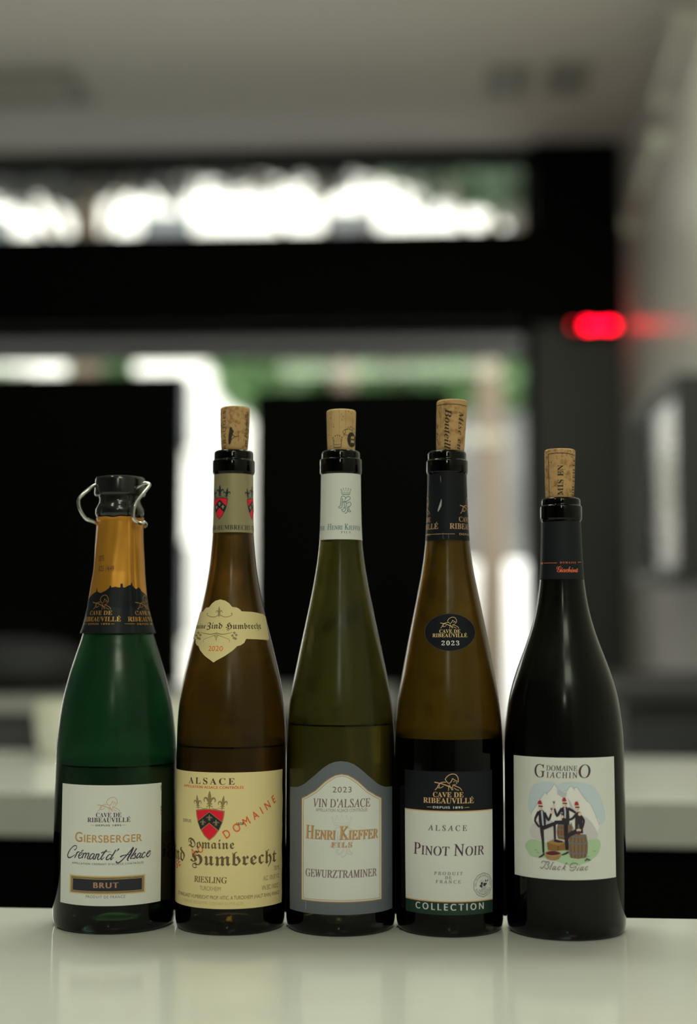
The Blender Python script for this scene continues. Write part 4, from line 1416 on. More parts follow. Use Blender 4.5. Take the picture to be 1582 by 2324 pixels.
for s in (-1, 1):
    A.line(P2r([(428 + s * 8, 1800), (428 + s * 45, 1818), (428 + s * 92, 1808), (428 + s * 106, 1792), (428 + s * 96, 1784)]), [1.6, 1.4, 1.4, 1.8, 2.4], FO, 1, sm=4)
    A.line(P2r([(402, 1950), (402 + s * 50, 1960), (402 + s * 110, 1950), (402 + s * 132, 1942)]), [2.6, 1.8, 1.2, 0.8], FO, 1, sm=4)
    A.line(P2r([(402, 1962), (402 + s * 60, 1985), (402 + s * 105, 2002), (402 + s * 108, 2030)]), [1.6, 1.0, 0.9, 0.7], FO, 1, sm=4)
    for (dx, dy) in ((-16, 0), (16, -4), (0, -22), (-4, 20), (10, 26)):
        cx_, cy_ = 402 + s * 150 + dx, 1970 + dy
        A.poly(P2r([(cx_, cy_ - 14), (cx_ + 6, cy_ - 5), (cx_ + 14, cy_ - 4), (cx_ + 7, cy_ + 4), (cx_ + 8, cy_ + 12), (cx_, cy_ + 7), (cx_ - 8, cy_ + 12), (cx_ - 7, cy_ + 4), (cx_ - 14, cy_ - 4), (cx_ - 6, cy_ - 5)]), FO, 1)
for (dx, dy) in ((-12, 0), (0, 0), (12, 0), (-6, 10), (6, 10), (0, 20), (0, 30)):
    A.disc(*P2(400 + dx, 1975 + dy), 1.3, 1.3, FO, 1, 10)
A.build('neck_label', 'yellow scalloped neck label')
# front label
A = Art(B2, 522, 1905)
YL = A.uv(641.3, 1900)[0]
zt_, zb_ = A.uv(522, 1753.6)[1], A.uv(522, 2063.5)[1]
ul = -1.62 * A.R
wavy = [(YL + 0.0004 * math.sin(i * 1.9) + 0.0003 * math.sin(i * 0.8), zb_ + (zt_ - zb_) * i / 14) for i in range(15)]
A.poly_uv([(ul, zb_)] + wavy + [(ul, zt_)], YEL, 0)
BRN, OR2, GRF = ink((64, 44, 22)), ink((206, 78, 18)), ink((108, 94, 54))
A.text('ALSACE', 'bold', 427, 532, 1781, 14, BRN, track=0.22)
A.text('APPELLATION ALSACE CONTRÔLÉE', 'sans', 415.8, 553, 1790.6, 5.6, OR2, track=0.05, bold=0.3)
crest(A, A.uv(474.6, 1870)[0], 1795.5, 1839, 1907.4, 33.5, GE, ink((28, 30, 28)), ink((104, 94, 62)), GRF, 0.88)
A.text('DEPUIS', 'sans', 414.7, 433, 1871, 6.8, ink((76, 62, 32)))
A.text('1658', 'sans', 537, 553.5, 1873, 6, ink((60, 48, 28)), bold=0.3)
OR3 = ink((204, 66, 18))
A.text('DOMAINE', 'sans', 513.5, 626.0, 1903.8, 18, OR3, 7, track=0.42, y1=1825.5)
A.text('AU', 'sans', 436.0, 462.5, 1950.5, 18, OR3, 2, track=0.25, y1=1933.5)
A.text('MISE', 'sans', 362, 412, 2008, 18, OR3, 2, track=0.3, y1=1974) if False else A.text('SE', 'sans', 401.0, 410.0, 1985, 17, OR3, 2, track=0.1, y1=1973)
FR = ink((78, 65, 38))
A.text('Domaine', 'frak', 427, 532, 1927, 21, FR, 3, track=0.02)
V_, _f = layout('Humbrecht', 'frak')
ua, ub = A.uv(431, 1965)[0], A.uv(627.7, 1965)[0]
sc_ = (ub - ua) / max(a for a, _ in V_)
V_, _f = layout('Zind', 'frak')
A.text('Humbrecht', 'frak', 0, 0, 1965, 31, FR, 3, u=(ua, ub))
ur = A.uv(419, 1960)[0]
A.text('Zind', 'frak', 0, 0, 1962, 31, FR, 3, u=(ur - sc_ * max(a for a, _ in V_), ur))
A.text('RIESLING', 'serif', 441, 515.4, 2005, 13.2, ink((84, 58, 28)), bold=0.35)
A.text('TURCKHEIM', 'sans', 453.5, 501.4, 2022.5, 9, ink((116, 98, 52)))
SMK = ink((98, 82, 44))
A.text('750 ML', 'sans', 623, 635.5, 1984.5, 9.5, SMK)
A.text('ALC. 13% BY VOL', 'sans', 599, 635.5, 2004, 10, SMK)
A.text('VIN SEC / INDICE 1', 'sans', 595.5, 635.5, 2025.5, 10, SMK)
A.text('ET MARGARET HUMBRECHT PROP.-VITIC. A TURCKHEIM (HAUT-RHIN) FRANCE', 'sans', 405, 635.5, 2042, 8, ink((88, 72, 36)))
A.text('CONTIENT DES SULFITES / CONTAINS SULFITES (E220)', 'sans', 417, 553.5, 2054.5, 6.3, ink((150, 133, 76)))
A.build('front_label', 'yellow paper label with a red crest')
A = cork(B2, 500.3, 566.4, 922, 503, 561.5, 1024, CORK, 1.0)
def vtext(A, t, style, x, y0, y1, h, down=False, **k):
    """lettering that climbs (or descends) the cork between two rows, base line on column x"""
    V, Fc = layout(t, style, k.get('caps'), k.get('track', 0.0))
    xm = max(a for a, _ in V)
    p0, p1 = A.uv(x, y0), A.uv(x, y1)
    vv = [(p0[0] + (b if down else -b) * h * A.px, p0[1] + (p1[1] - p0[1]) * a / xm) for a, b in V]
    A.tri(vv, Fc, BURN, 1)
vtext(A, 'RBAUGES', 'sans', 513.5, 1022, 936, 8.5, track=0.1)
vtext(A, 'DES', 'sans', 503.5, 1010, 978, 6)
vtext(A, 'en Bouteille', 'bi', 559.5, 1017, 938, 12, track=-0.05)
tr_ = lambda x, y: P2(x, y)
A.poly([tr_(*p) for p in ((515, 270), (530, 268), (538, 290), (548, 300), (540, 320), (532, 345), (528, 375), (520, 405), (505, 410), (502, 370), (506, 320))], BURN, 1)
A.line([tr_(535, 330), tr_(560, 345), tr_(585, 340)], 1.6, BURN, 1, sm=3)
A.line([tr_(525, 372), tr_(550, 352), tr_(565, 345)], 1.4, BURN, 1, sm=3)
A.line([tr_(583, 300), tr_(586, 345), tr_(583, 385)], 1.0, BURN, 1)
A.line([tr_(555, 248), tr_(568, 266)], 1.0, BURN, 1)
A.build()

# ---- 3 gewurztraminer, olive glass, white capsule, grey arched label
B3 = Bottle('wine_bottle', 'olive green wine bottle with grey arched label and white neck band', 773.2, 2126, 123.3, 774,
    [(2078, 649.5, 897), (2000, 650, 897.4), (1900, 650.6, 897.8), (1750, 651.7, 898), (1700, 652, 897), (1650, 653.5, 895.3), (1592, 658.4, 891.0), (1540, 668.6, 882), (1506, 675, 874.5), (1451, 686, 862), (1396, 698, 850), (1341, 709.5, 838.6),
     (1286, 719.5, 829), (1231, 726, 822.4), (1200, 727.3, 820.8), (1150, 728.6, 819.2), (1080, 729.4, 818.4)], 773.6,
    ring_finish(1079, 44.8, 1076, 1043, 47.5, 43.3, 1024))
OLIVEG = frosted_glass('olive_bottle_glass', (0.12, 0.11, 0.022), (0.066, 0.060, 0.010), 0.6, 0.20, 3, 0.4)
B3.glass([OLIVEG, clear_glass('shade_tint_oliveg', (0.003, 0.004, 0.003)), clear_glass('neck_oliveg', (0.003, 0.004, 0.003), 0.04), clear_glass('inner_oliveg', (0.9, 0.9, 0.9), 0.12), frosted_glass('oliveg_glass_over_wine', (0.09, 0.08, 0.016), (0.052, 0.045, 0.009), 0.6, 0.2, 13, 0.5)], (1900, 1080, 1648))  # second glass darkened for the shade below the label
B3.wine(PALE_WINE, 1648, 774)
A = Art(B3, 773.6, 1150, exact=True, zstep=0.004)
full_band(A, 1077.5, 1227, PAPER)
GG = ink((70, 94, 84))
crown(A, 774, 796.5, 1108, 1122, GG, 1, 1.0)
monogram(A, 767.5, 798, 1126, 1165, GG, 1, 1.5)
ua, ub = A.uv(742.7, 1202)[0], A.uv(818.5, 1202)[0]
A.text('Henri Kieffer', 'serif', 0, 0, 1202, 13.5, GG, 1, u=(ua, ub), caps=0.72, bold=0.25)
V_, _f = layout('Henri Kieffer', 'serif', 0.72)
gap = (ub - ua) * 0.105
A.text('Henri Kieffer', 'serif', 0, 0, 1202, 13.5, GG, 1, u=(ua - gap - (ub - ua), ua - gap), caps=0.72, bold=0.25)
A.text('FILS', 'bold', 774, 796, 1210, 4.8, GG, 1, track=0.25)
A.build('capsule', 'white paper neck band with a small crown')
A = Art(B3, 773.5, 1905)
P3 = lambda x, y: (640 + x / 4.648, 1640 + y / 4.648)
def sag(x, y):
    """rows of the traced outline follow the bowed edge; take the bow out"""
    return y
GREYP = mat('grey_label_paper', (0.150, 0.165, 0.205), 0.6, spec=0.3)
def dome(xl, xr, ysh, pts, yb, m, layer):
    c = 0.5 * (xl + xr)
    P = [(xl, yb), (xl, ysh)] + pts + [(2 * c - x, y) for x, y in reversed(pts[:-1])] + [(xr, ysh), (xr, yb)]
    A.poly([P3(*p) for p in P], m, layer)
dome(80, 1168, 712, [(150, 704), (195, 685), (240, 655), (330, 573), (430, 482), (490, 440), (550, 416), (624, 407)], 2030, GREYP, 0)
GB, GB2 = ink((150, 118, 68), 0.45), ink((120, 96, 62))
inner = [(203, 1055, 816), [(260, 783), (350, 722), (450, 625), (505, 585), (560, 556), (629, 543)]]
def inset(d, m, layer):
    (xl, xr, ysh), pts = inner
    c = 629.0
    q = [(x + d * 0.72 * (1 if i < 4 else 0.5), y + d * (0.8 + 0.2 * i / 5)) for i, (x, y) in enumerate(pts[:-1])] + [(629, 543 + d)]
    dome(xl + d, 2 * c - (xl + d), ysh + d * 0.55, q, 1898 - d, m, layer)
inset(0, GB, 1)
inset(9, PAPER, 2)
inset(19, GB2, 3)
inset(24, PAPER, 4)
T3 = ink((92, 70, 64))
A.text('2023', 'sans', 754.7, 798, 1798.6, 12.5, T3, 5, track=0.06)
A.text("VIN D'ALSACE", 'serif', 711, 840, 1832.6, 18.3, T3, 5, bold=0.3)
A.text('APPELLATION ALSACE CONTRÔLÉE', 'sans', 716.4, 834, 1842.7, 6.8, ink((112, 96, 88)), 5)
FAINT = ink((149, 152, 133))
crown(A, 754, 797.5, 1851, 1873, FAINT, 5, 1.6)
monogram(A, 749, 802, 1878, 1945, FAINT, 5, 3.2)
HK, HS = ink((152, 118, 70)), ink((98, 74, 48))
for dx, m, l in ((0.9, HS, 6), (0, HK, 7)):
    A.text('Henri Kieffer', 'serif', 693.8 + dx, 857 + dx, 1905.7 + dx * 0.5, 29.5, m, l, caps=0.69, bold=0.6)
    A.text('FILS', 'bold', 751.4 + dx, 798.4 + dx, 1923 + dx * 0.5, 10.8, m, l, track=0.16)
A.text('GEWURZTRAMINER', 'serif', 693.8, 855, 1992.5, 16.8, T3, 5, bold=0.35)
for k in range(7):
    A.disc(693.5, 2052 + k * 2.6, 0.5, 0.7, PAPER, 2, 8)
A.build('front_label', 'grey arched label with a gold edged cream panel')
A = cork(B3, 741, 808, 928, 743.5, 805.3, 1024, CORK2)
crown(A, 756, 776, 992, 1019, BURN, 1, 1.1)
A.disc(797.5, 1001, 9.5, 17, BURN, 1)
A.line([(790 + 12 * math.cos(t / 14 * 6.28), 985 + 7 * math.sin(t / 14 * 6.28)) for t in range(15)], 1.1, BURN, 1)
for k in range(7):
    a = -2.9 + k * 0.42
    A.line([(794 + 13 * math.cos(a), 1000 + 22 * math.sin(a)), (795 + 16 * math.cos(a + 0.15), 1000 + 29 * math.sin(a + 0.1)), (795 + 13 * math.cos(a + 0.3), 1000 + 26 * math.sin(a + 0.3))], 1.0, BURN, 1, sm=3)
V_, Fc_ = layout('B', 'bold')
xm_ = max(a for a, _ in V_)
p0, p1 = A.uv(803, 1010), A.uv(803, 992)
A.tri([(p0[0] - b * 13 * A.px, p0[1] + (p1[1] - p0[1]) * a / xm_) for a, b in V_], Fc_, BURN, 2)
A.B_face = len(Fc_)
pale_B = A.faces[-len(Fc_):]
for (x, y) in ((751, 952), (757, 973), (776, 958), (779, 950), (791, 938), (797, 942), (775, 945), (752, 1015), (747, 990)):
    A.disc(x, y, 0.8, 1.3, BURN, 1, 8)
for x in (747, 752, 770, 784, 800):
    A.line([(x, 934), (x + 0.4, 975), (x, 1000)], 0.35, BURN, 1)
A.faces = [f for f in A.faces if f not in pale_B]
co = A.build()
# the pale letter in the branded disc
me = co.data
bmx = bmesh.new(); bmx.from_mesh(me)
me.materials.append(CORK2)
for pts, k, l in pale_B:
    for piece in strips(pts, A.ustep, A.zstep):
        vv = []
        for u, z in piece:
            a = u / A.R
            r = A.radius(z) + 0.00014
            vv.append(bmx.verts.new((A.offx(z) + r * math.sin(a), -r * math.cos(a), z)))
        try:
            f = bmx.faces.new(vv)
            f.material_index = 2
        except ValueError:
            pass
bmx.to_mesh(me); bmx.free()

# ---- 4 pinot noir, amber glass, black capsule, black and white label
B4 = Bottle('wine_bottle', 'amber wine bottle of red wine with black oval neck sticker and black topped label', 1021.0, 2128, 121.5, 1021,
    [(2078, 899.8, 1143), (2000, 899, 1143.5), (1900, 898, 1143.8), (1750, 898, 1143.8), (1700, 898.6, 1143.2), (1650, 900.2, 1141.6), (1592, 905, 1135.5), (1540, 914, 1127.5), (1506, 920.5, 1121), (1451, 931, 1111), (1396, 943, 1100.3), (1341, 954, 1088.6),
     (1286, 964.6, 1077.5), (1226, 971.5, 1070), (1200, 973, 1068.4), (1150, 975, 1066.4), (1080, 977, 1064.3)], 1020.8,
    ring_finish(1079, 43.6, 1075, 1046, 46.9, 43.6, 1025))
AMBER = frosted_glass('amber_bottle_glass', (0.18, 0.085, 0.006), (0.088, 0.052, 0.0045), 0.6, 0.20, 4, 0.4)
B4.glass([AMBER, clear_glass('wine_shade_tint_amber', (0.003, 0.003, 0.002)), clear_glass('neck_amber', (0.003, 0.003, 0.002), 0.04), clear_glass('inner_amber', (0.9, 0.9, 0.9), 0.12)], (1676, 1080))  # second glass tinted dark for red wine and base shade
B4.wine(RED_WINE, 1676, 1021)
A = Art(B4, 1020.8, 1150, exact=True, zstep=0.004)
full_band(A, 1077.5, 1228, FOILB, 0, lambda a: 0.00035 * math.sin(3 * a + 0.8) + 0.0002 * math.sin(9 * a))
ua = A.uv(1020.6, 1200)[0]
ux = A.uv(1066, 1200)[0]
le = A.uv(1046.5, 1182)[0]
CG = ink((140, 112, 72))
wR = 62 * A.px * 1.55
def cave_u(A, u0, rowsz):
    """the emblem block placed by arc position: u0 is the left end of its widest line"""
    (yl0, yl1), (y1, h1), (y2, h2), (y3, h3) = rowsz
    n0 = len(A.faces)
    wpx = 110.0
    xr = A.xc
    uvold = A.uv
    cache = {}
    def flat(x, y):
        key = round(y, 2)
        if key not in cache:
            cache[key] = A.B.hit(A.xc, y)[1]
        return ((x - xr) * A.px, cache[key])
    A.uv = flat
    fifer(A, xr + wpx * 0.23, yl0, xr + wpx * 0.77, yl1, CG, 1, 1.0)
    A.text('CAVE DE', 'bold', xr + wpx * 0.2, xr + wpx * 0.8, y1, h1, CG, 1)
    A.text('RIBEAUVILLÉ', 'bold', xr, xr + wpx, y2, h2, CG, 1)
    A.text('DEPUIS 1895', 'sans', xr + wpx * 0.2, xr + wpx * 0.8, y3, h3, CG, 1, track=0.12, bold=0.3)
    A.line([(xr - wpx * 0.58, y3 - h3 / 2), (xr + wpx * 0.1, y3 - h3 / 2)], 1.0, CG, 1)
    A.uv = uvold
    for i in range(n0, len(A.faces)):
        p, q, l = A.faces[i]
        A.faces[i] = ([(u + u0, z) for u, z in p], q, l)
    return wpx * A.px
ww = 110 * A.px
uend = A.uv(994, 1200)[0]
for u0 in (ua, uend - ww):
    cave_u(A, u0, ((1126, 1166), (1183, 11), (1199.8, 12.5), (1213.7, 4.5)))
GLINT = ink((120, 122, 112))
A.poly([(1001.5, 1132), (1002.5, 1137), (1001.5, 1148), (997.5, 1156), (993.5, 1162), (993, 1158), (996, 1148), (999, 1139)], GLINT, 1)  # pale sliver painted for light caught on a foil crease
A.line([(999, 1080), (1000, 1088), (1000.5, 1095)], [0.4, 0.9, 0.3], GLINT, 1)
A.line([(1005, 1208), (1005.5, 1222), (1009, 1222)], 0.7, ink((70, 72, 70)), 1)
A.line([(1018, 1211), (1018.5, 1223)], 0.7, ink((70, 72, 70)), 1)
A.build('capsule', 'black foil neck band with gold printing')
A = Art(B4, 1021.4, 1435, exact=True, zstep=0.003)
DOT = mat('sticker_edge', (0.06, 0.065, 0.065), 0.5)
A.disc(1021.4, 1435, 58.2, 42.7, DOT, 0, 56)
A.disc(1021.4, 1435, 57.2, 41.8, BLACKP, 1, 56)
N4, N5 = ink((172, 146, 92)), ink((168, 168, 148))
cave(A, 0, 0, ((998.5, 1400.8, 1042, 1426.6), (996.8, 1045.4, 1436.5, 7.9), (980.9, 1061, 1446, 8)), N4, N4, N4, w=1.0, layer=2)
A.text('2023', 'bold', 1001.8, 1043, 1464.5, 9.8, N5, 2, track=0.14)
A.build('neck_label', 'black oval neck sticker')
A = Art(B4, 1020.5, 1912)
A.rect(918.6, 1751.3, 1118.8, 1842.5, BLACKP, 0)
A.rect(918.6, 1842.5, 1118.8, 2047.5, PAPER, 0)
A.rect(918.6, 2047.5, 1118.8, 2077.4, mat('green_label_band', (0.010, 0.040, 0.026), 0.5), 0)
G4 = ink((158, 128, 80))
A.rect(918.6, 1840.6, 1118.8, 1843.2, G4, 1)
A.rect(918.6, 2045.8, 1118.8, 2048.4, G4, 1)
W4 = ink((165, 168, 148))
cave(A, 0, 0, ((986, 1757, 1049.5, 1795), (983, 1053, 1809.4, 10.8), (960.8, 1076.3, 1823.6, 11.6), (983, 1051.4, 1835.3, 4.7)), G4, G4, W4, w=1.0)
T4 = ink((76, 52, 60))
A.text('ALSACE', 'serif', 971.3, 1060, 1886, 12, T4, track=0.28, bold=0.3)
A.text('Pinot Noir', 'serif', 938.4, 1099.2, 1942.4, 25.5, ink((62, 40, 52)), caps=0.78, bold=0.4)
T5 = ink((96, 76, 76))
A.text('PRODUIT', 'serif', 984.7, 1050, 1986.5, 7, T5, track=0.28, bold=0.25)
A.text('DE', 'serif', 1009.5, 1024, 1995.8, 6.8, T5, track=0.2, bold=0.25)
A.text('FRANCE', 'serif', 988, 1045.5, 2005.3, 7, T5, track=0.28, bold=0.25)
A.text('COLLECTION', 'sans', 941.7, 1097.8, 2066.8, 14.5, ink((160, 168, 148)), 1, track=0.28, bold=0.4)
# round seal
uc, zc_ = A.uv(1097.7, 2012)
SE = ink((44, 46, 46))
SE2 = ink((92, 94, 86))
rs = 25.5 * A.px
def ringline(f, w, m, n=96):
    P = [(uc + f(t) * math.cos(t), zc_ + f(t) * math.sin(t)) for t in (2 * math.pi * i / n for i in range(n))]
    Q = [(uc + (f(t) - w) * math.cos(t), zc_ + (f(t) - w) * math.sin(t)) for t in (2 * math.pi * i / n for i in range(n))]
    k = A.mi(m)
    for i in range(n):
        j = (i + 1) % n
        A.faces.append(([Q[i], P[i], P[j], Q[j]], k, 1))
ringline(lambda t: rs * (1 + 0.045 * abs(math.sin(5 * t))), 1.0 * A.px, SE)
def ringtext(t, r, h, a0, a1, m, inward=False):
    V, Fc = layout(t, 'sans', None, 0.06)
    xm = max(a for a, _ in V)
    vv = []
    for x, y in V:
        a = a0 + (a1 - a0) * x / xm
        rr = r + (-y if inward else y) * h
        vv.append((uc + rr * math.cos(a), zc_ + rr * math.sin(a)))
    A.tri(vv, Fc, m, 1)
ringtext("ISSU D'UNE EXPLOITATION", rs * 0.74, rs * 0.15, R(185), R(-8), SE)
ringtext('ENVIRONNEMENTALE', rs * 0.90, rs * 0.16, R(202), R(338), SE, True)
ringtext('HAUTE VALEUR', rs * 0.68, rs * 0.15, R(218), R(322), SE, True)
def spot(x, y, r, m=SE, n=16):
    A.poly_uv([(uc + (x + r * math.cos(i / n * 6.283)) * rs, zc_ + (y + r * math.sin(i / n * 6.283)) * rs) for i in range(n)], m, 1)
spot(-0.18, 0.14, 0.13); spot(-0.32, -0.06, 0.10); spot(-0.22, -0.1, 0.12); spot(0.12, 0.02, 0.16); spot(0.3, 0.08, 0.09)
for k in range(11):
    a = 0.3 + k * 0.24
    p = [(-0.18 + r * math.cos(a + e), 0.16 + r * math.sin(a + e)) for r, e in ((0.19, -0.05), (0.36, 0), (0.19, 0.05))]
    A.poly_uv([(uc + x * rs, zc_ + y * rs) for x, y in p], SE, 1)
for s in (-1, 1):
    A.poly_uv([(uc + (0.36 + s * 0.02) * rs, zc_ + 0.33 * rs), (uc + (0.36 + s * 0.15) * rs, zc_ + 0.48 * rs), (uc + (0.36 + s * 0.17) * rs, zc_ + 0.32 * rs), (uc + (0.36 + s * 0.1) * rs, zc_ + 0.2 * rs)], SE, 1)
for k in range(6):
    x = -0.2 + 0.09 * k
    A.poly_uv([(uc + (x - 0.12) * rs, zc_ - 0.5 * rs + abs(x) * 0.2 * rs), (uc + (x - 0.08) * rs, zc_ - 0.5 * rs + abs(x) * 0.2 * rs), (uc + (x + 0.1) * rs, zc_ - 0.17 * rs), (uc + (x + 0.07) * rs, zc_ - 0.17 * rs)], SE2, 1)
A.build('front_label', 'white label with a black top and a green band')
A = cork(B4, 991.2, 1061, 906, 990, 1053.5, 1026, CORK, 0.3)
A.line([(992 + k * 4.45, 921.6 + 1.2 * ((k - 7) / 7) ** 2 + k * 0.12) for k in range(16)], 1.6, BURN, 1)
vtext(A, 'Bouteille', 'bi', 1010.5, 932, 1034, 15, True, track=-0.02)
vtext(A, 'Mise en', 'bi', 1042, 938, 1024, 13, True, track=0.04)
vtext(A, 'à la', 'bi', 991.5, 965, 1002, 9, True)
A.line([(1001, 925), (1001.5, 950), (1000.5, 975)], 0.7, BURN, 1)
A.build()

# ---- 5 black burgundy bottle, cream label with a painted scene
B5 = Bottle('wine_bottle', 'broad shouldered black wine bottle with cream cartoon label and black neck', 1285.5, 2136, 133.6, 1270,
    [(2080, 1151.3, 1420), (2000, 1147.8, 1419.2), (1900, 1146.0, 1417.2), (1800, 1145.8, 1416), (1720, 1146, 1415.4), (1660, 1147.2, 1413.8), (1620, 1150.5, 1408), (1580, 1156, 1400.5), (1540, 1165.6, 1388.7), (1500, 1179, 1374.4), (1460, 1194, 1358), (1420, 1206, 1343.5),
     (1380, 1215.2, 1333), (1340, 1220.8, 1326), (1316, 1223.6, 1322.5), (1270, 1225, 1319), (1220, 1226, 1316), (1187, 1226.6, 1314.4)], 1270.3,
    [(1184, 44), (1182, 46)] + ring_finish(1181.5, 45.5, 1180, 1149, 47.3, 44, 1131))
BLACKG = frosted_glass('black_bottle_glass', (0.012, 0.013, 0.006), (0.0030, 0.0036, 0.0030), 0.6, 0.15, 5, 0.9)
B5.glass([BLACKG, clear_glass('shade_tint_blackg', (0.003, 0.004, 0.005)), clear_glass('neck_blackg', (0.003, 0.004, 0.005), 0.04), clear_glass('inner_blackg', (0.9, 0.9, 0.9), 0.12)], (1900, 1190))  # second glass a darker black, with base shade in it
B5.wine(RED_WINE, 1560, 1280)
A = Art(B5, 1271, 1250, exact=True, zstep=0.004)
full_band(A, 1186, 1316, mat('black_paper_band', (0.012, 0.015, 0.020), 0.5, spec=0.2), 0)
OG = ink((196, 80, 50))
A.text('DOMAINE', 'bold', 1270.8, 1307.8, 1278.8, 4.2, OG, 1, track=0.3)
A.text('Giachino', 'script', 1263, 1313, 1298.6, 16, OG, 1, track=-0.10, bold=0.22)
A.line([(1233, 1278), (1249, 1277.7), (1264, 1277.4)], 1.1, OG, 1)
A.line([(1312, 1276.2), (1319.5, 1275.6)], 1.1, OG, 1)
A.line([(1225.5, 1278.6), (1227.5, 1278.5)], 1.1, OG, 1)
A.disc(1229.6, 1278.7, 1.6, 2.6, OG, 1, 12)
A.build('capsule', 'black neck band with orange lettering')
A = Art(B5, 1281.5, 1858)
A.rect(1166, 1720, 1397, 1997.3, PAPER, 0)
DK = ink((58, 42, 44))
A.text('G', 'serif', 1214, 1237.6, 1765.8, 28.5, DK, 1, bold=0.2)
A.text('DOMAINE', 'serif', 1240.7, 1312, 1749.6, 11, DK, 1, bold=0.15)
A.text('IACHIN', 'serif', 1241.3, 1312.4, 1766, 12.6, DK, 1, bold=0.2, track=0.12)
A.text('O', 'serif', 1315, 1342.3, 1765.4, 28.5, DK, 1, bold=0.2)
BGI = ink((78, 56, 54))
for p_ in ([(215, 252), (207, 225), (232, 196), (288, 194), (340, 205), (382, 194), (406, 215), (390, 250), (345, 272)], [(345, 272), (384, 290), (386, 340), (340, 386), (302, 368), (285, 345)], [(332, 212), (295, 280), (250, 350), (210, 381), (186, 367), (172, 340)],
           [(526, 206), (502, 204), (475, 250), (440, 330), (414, 386), (436, 382)], [(572, 312), (538, 308), (497, 345), (484, 380), (510, 387), (550, 350), (576, 304)], [(576, 304), (550, 358), (548, 388), (578, 380)],
           [(690, 322), (676, 299), (636, 325), (614, 368), (640, 391), (684, 366)], [(866, 222), (850, 204), (824, 230), (780, 310), (718, 396)], [(826, 322), (802, 303), (756, 346), (790, 352), (788, 384), (818, 388)],
           [(1114, 268), (1122, 236), (1075, 208), (1000, 213), (945, 252), (934, 300), (968, 326), (1040, 310), (1094, 286)], [(1094, 286), (1062, 350), (1010, 396), (960, 402), (914, 366)],
           [(1162, 308), (1132, 350), (1104, 394), (1134, 384)], [(1272, 312), (1238, 308), (1196, 348), (1179, 385), (1206, 391), (1250, 350), (1272, 310)], [(1276, 304), (1246, 362), (1248, 390), (1280, 380)],
           [(1390, 322), (1376, 299), (1336, 325), (1309, 368), (1335, 391), (1384, 362)]):
    n_ = len(p_)
    A.line([(1210 + x / 11.3, 1940 + y / 11.3) for x, y in p_], [(0.55 + 0.75 * math.sin(math.pi * (i + 0.3) / n_)) for i in range(n_)], BGI, 12, sm=5)
A.disc(1210 + 1178 / 11.3, 1940 + 266 / 11.3, 0.9, 0.9, BGI, 12, 10)
PG = lambda p: (1140 + p[0] / 5.163, 1700 + p[1] / 5.163 - 1.2)
def pg(pts, m, layer, sm=0):
    A.poly([PG(p) for p in pts], m, layer, close=sm)
def lg(pts, w, m, layer, sm=0):
    A.line([PG(p) for p in pts], [x / 5.163 for x in w] if isinstance(w, (list, tuple)) else w / 5.163, m, layer, sm=sm)
def dg(x, y, r, m, layer, ry=None):
    A.disc(*PG((x, y)), r / 5.163, (ry or r) / 5.163, m, layer, 18)
SKYB, SNOW, ROCK, FOG, GRASS = ink((143, 155, 143)), ink((171, 170, 148)), ink((142, 142, 132)), ink((150, 148, 132)), ink((128, 150, 108))
SUIT, SKIN, FEZ, WOOD, WOOD2, HOOP = ink((36, 29, 32)), ink((178, 146, 116)), ink((126, 32, 36)), ink((104, 74, 40)), ink((98, 80, 54)), ink((84, 84, 82))
WHT, TAN, GRAPE = ink((165, 166, 150)), ink((138, 114, 66)), ink((70, 28, 30))
pg([(305, 610), (335, 490), (390, 425), (500, 395), (610, 400), (640, 430), (720, 400), (820, 392), (960, 405), (1085, 450), (1150, 560), (1195, 690), (1210, 850), (1140, 900), (1100, 800), (700, 640), (400, 700), (340, 790), (300, 720)], SKYB, 1, 3)
pg([(335, 800), (350, 760), (420, 650), (500, 525), (540, 520), (570, 490), (600, 440), (615, 418), (640, 460), (665, 480), (690, 510), (712, 521), (740, 495), (760, 503), (785, 460), (810, 440), (850, 462), (880, 455), (900, 480), (940, 545), (1000, 625), (1022, 632), (1045, 670), (1090, 770), (1140, 910), (1100, 1040), (400, 1040)], SNOW, 2)
lg([(335, 800), (350, 760), (420, 650), (500, 525), (540, 520), (570, 490), (600, 440), (615, 418), (640, 460), (665, 480), (690, 510), (712, 521), (740, 495), (760, 503), (785, 460), (810, 440), (850, 462), (880, 455), (900, 480), (940, 545), (1000, 625), (1022, 632), (1045, 670), (1090, 770), (1140, 910)], 4, ink((112, 114, 106)), 3)
pg([(640, 470), (690, 512), (712, 523), (760, 505), (755, 560), (735, 590), (690, 565), (650, 540)], ROCK, 3)
pg([(770, 580), (800, 620), (840, 700), (850, 740), (800, 700)], ROCK, 3)
pg([(820, 455), (852, 465), (862, 500), (845, 480)], ROCK, 3)
pg([(505, 528), (540, 522), (525, 556)], ROCK, 3)
pg([(330, 950), (420, 860), (560, 840), (620, 900), (620, 1050), (480, 1080), (340, 1060)], FOG, 3, 3)
pg([(930, 800), (1010, 830), (1080, 920), (1120, 1040), (1010, 1080), (930, 1000)], FOG, 3, 3)
pg([(265, 1165), (330, 1090), (460, 1105), (600, 1130), (900, 1100), (1050, 1065), (1125, 1070), (1150, 1140), (1120, 1240), (1050, 1300), (960, 1345), (820, 1370), (640, 1325), (480, 1290), (340, 1285), (290, 1225)], GRASS, 4, 3)
for x, y in ((390, 1205), (410, 1232), (1000, 1260), (1075, 1205)):
    lg([(x - 18, y), (x + 18, y + 6)], 6, ink((92, 106, 80)), 5)
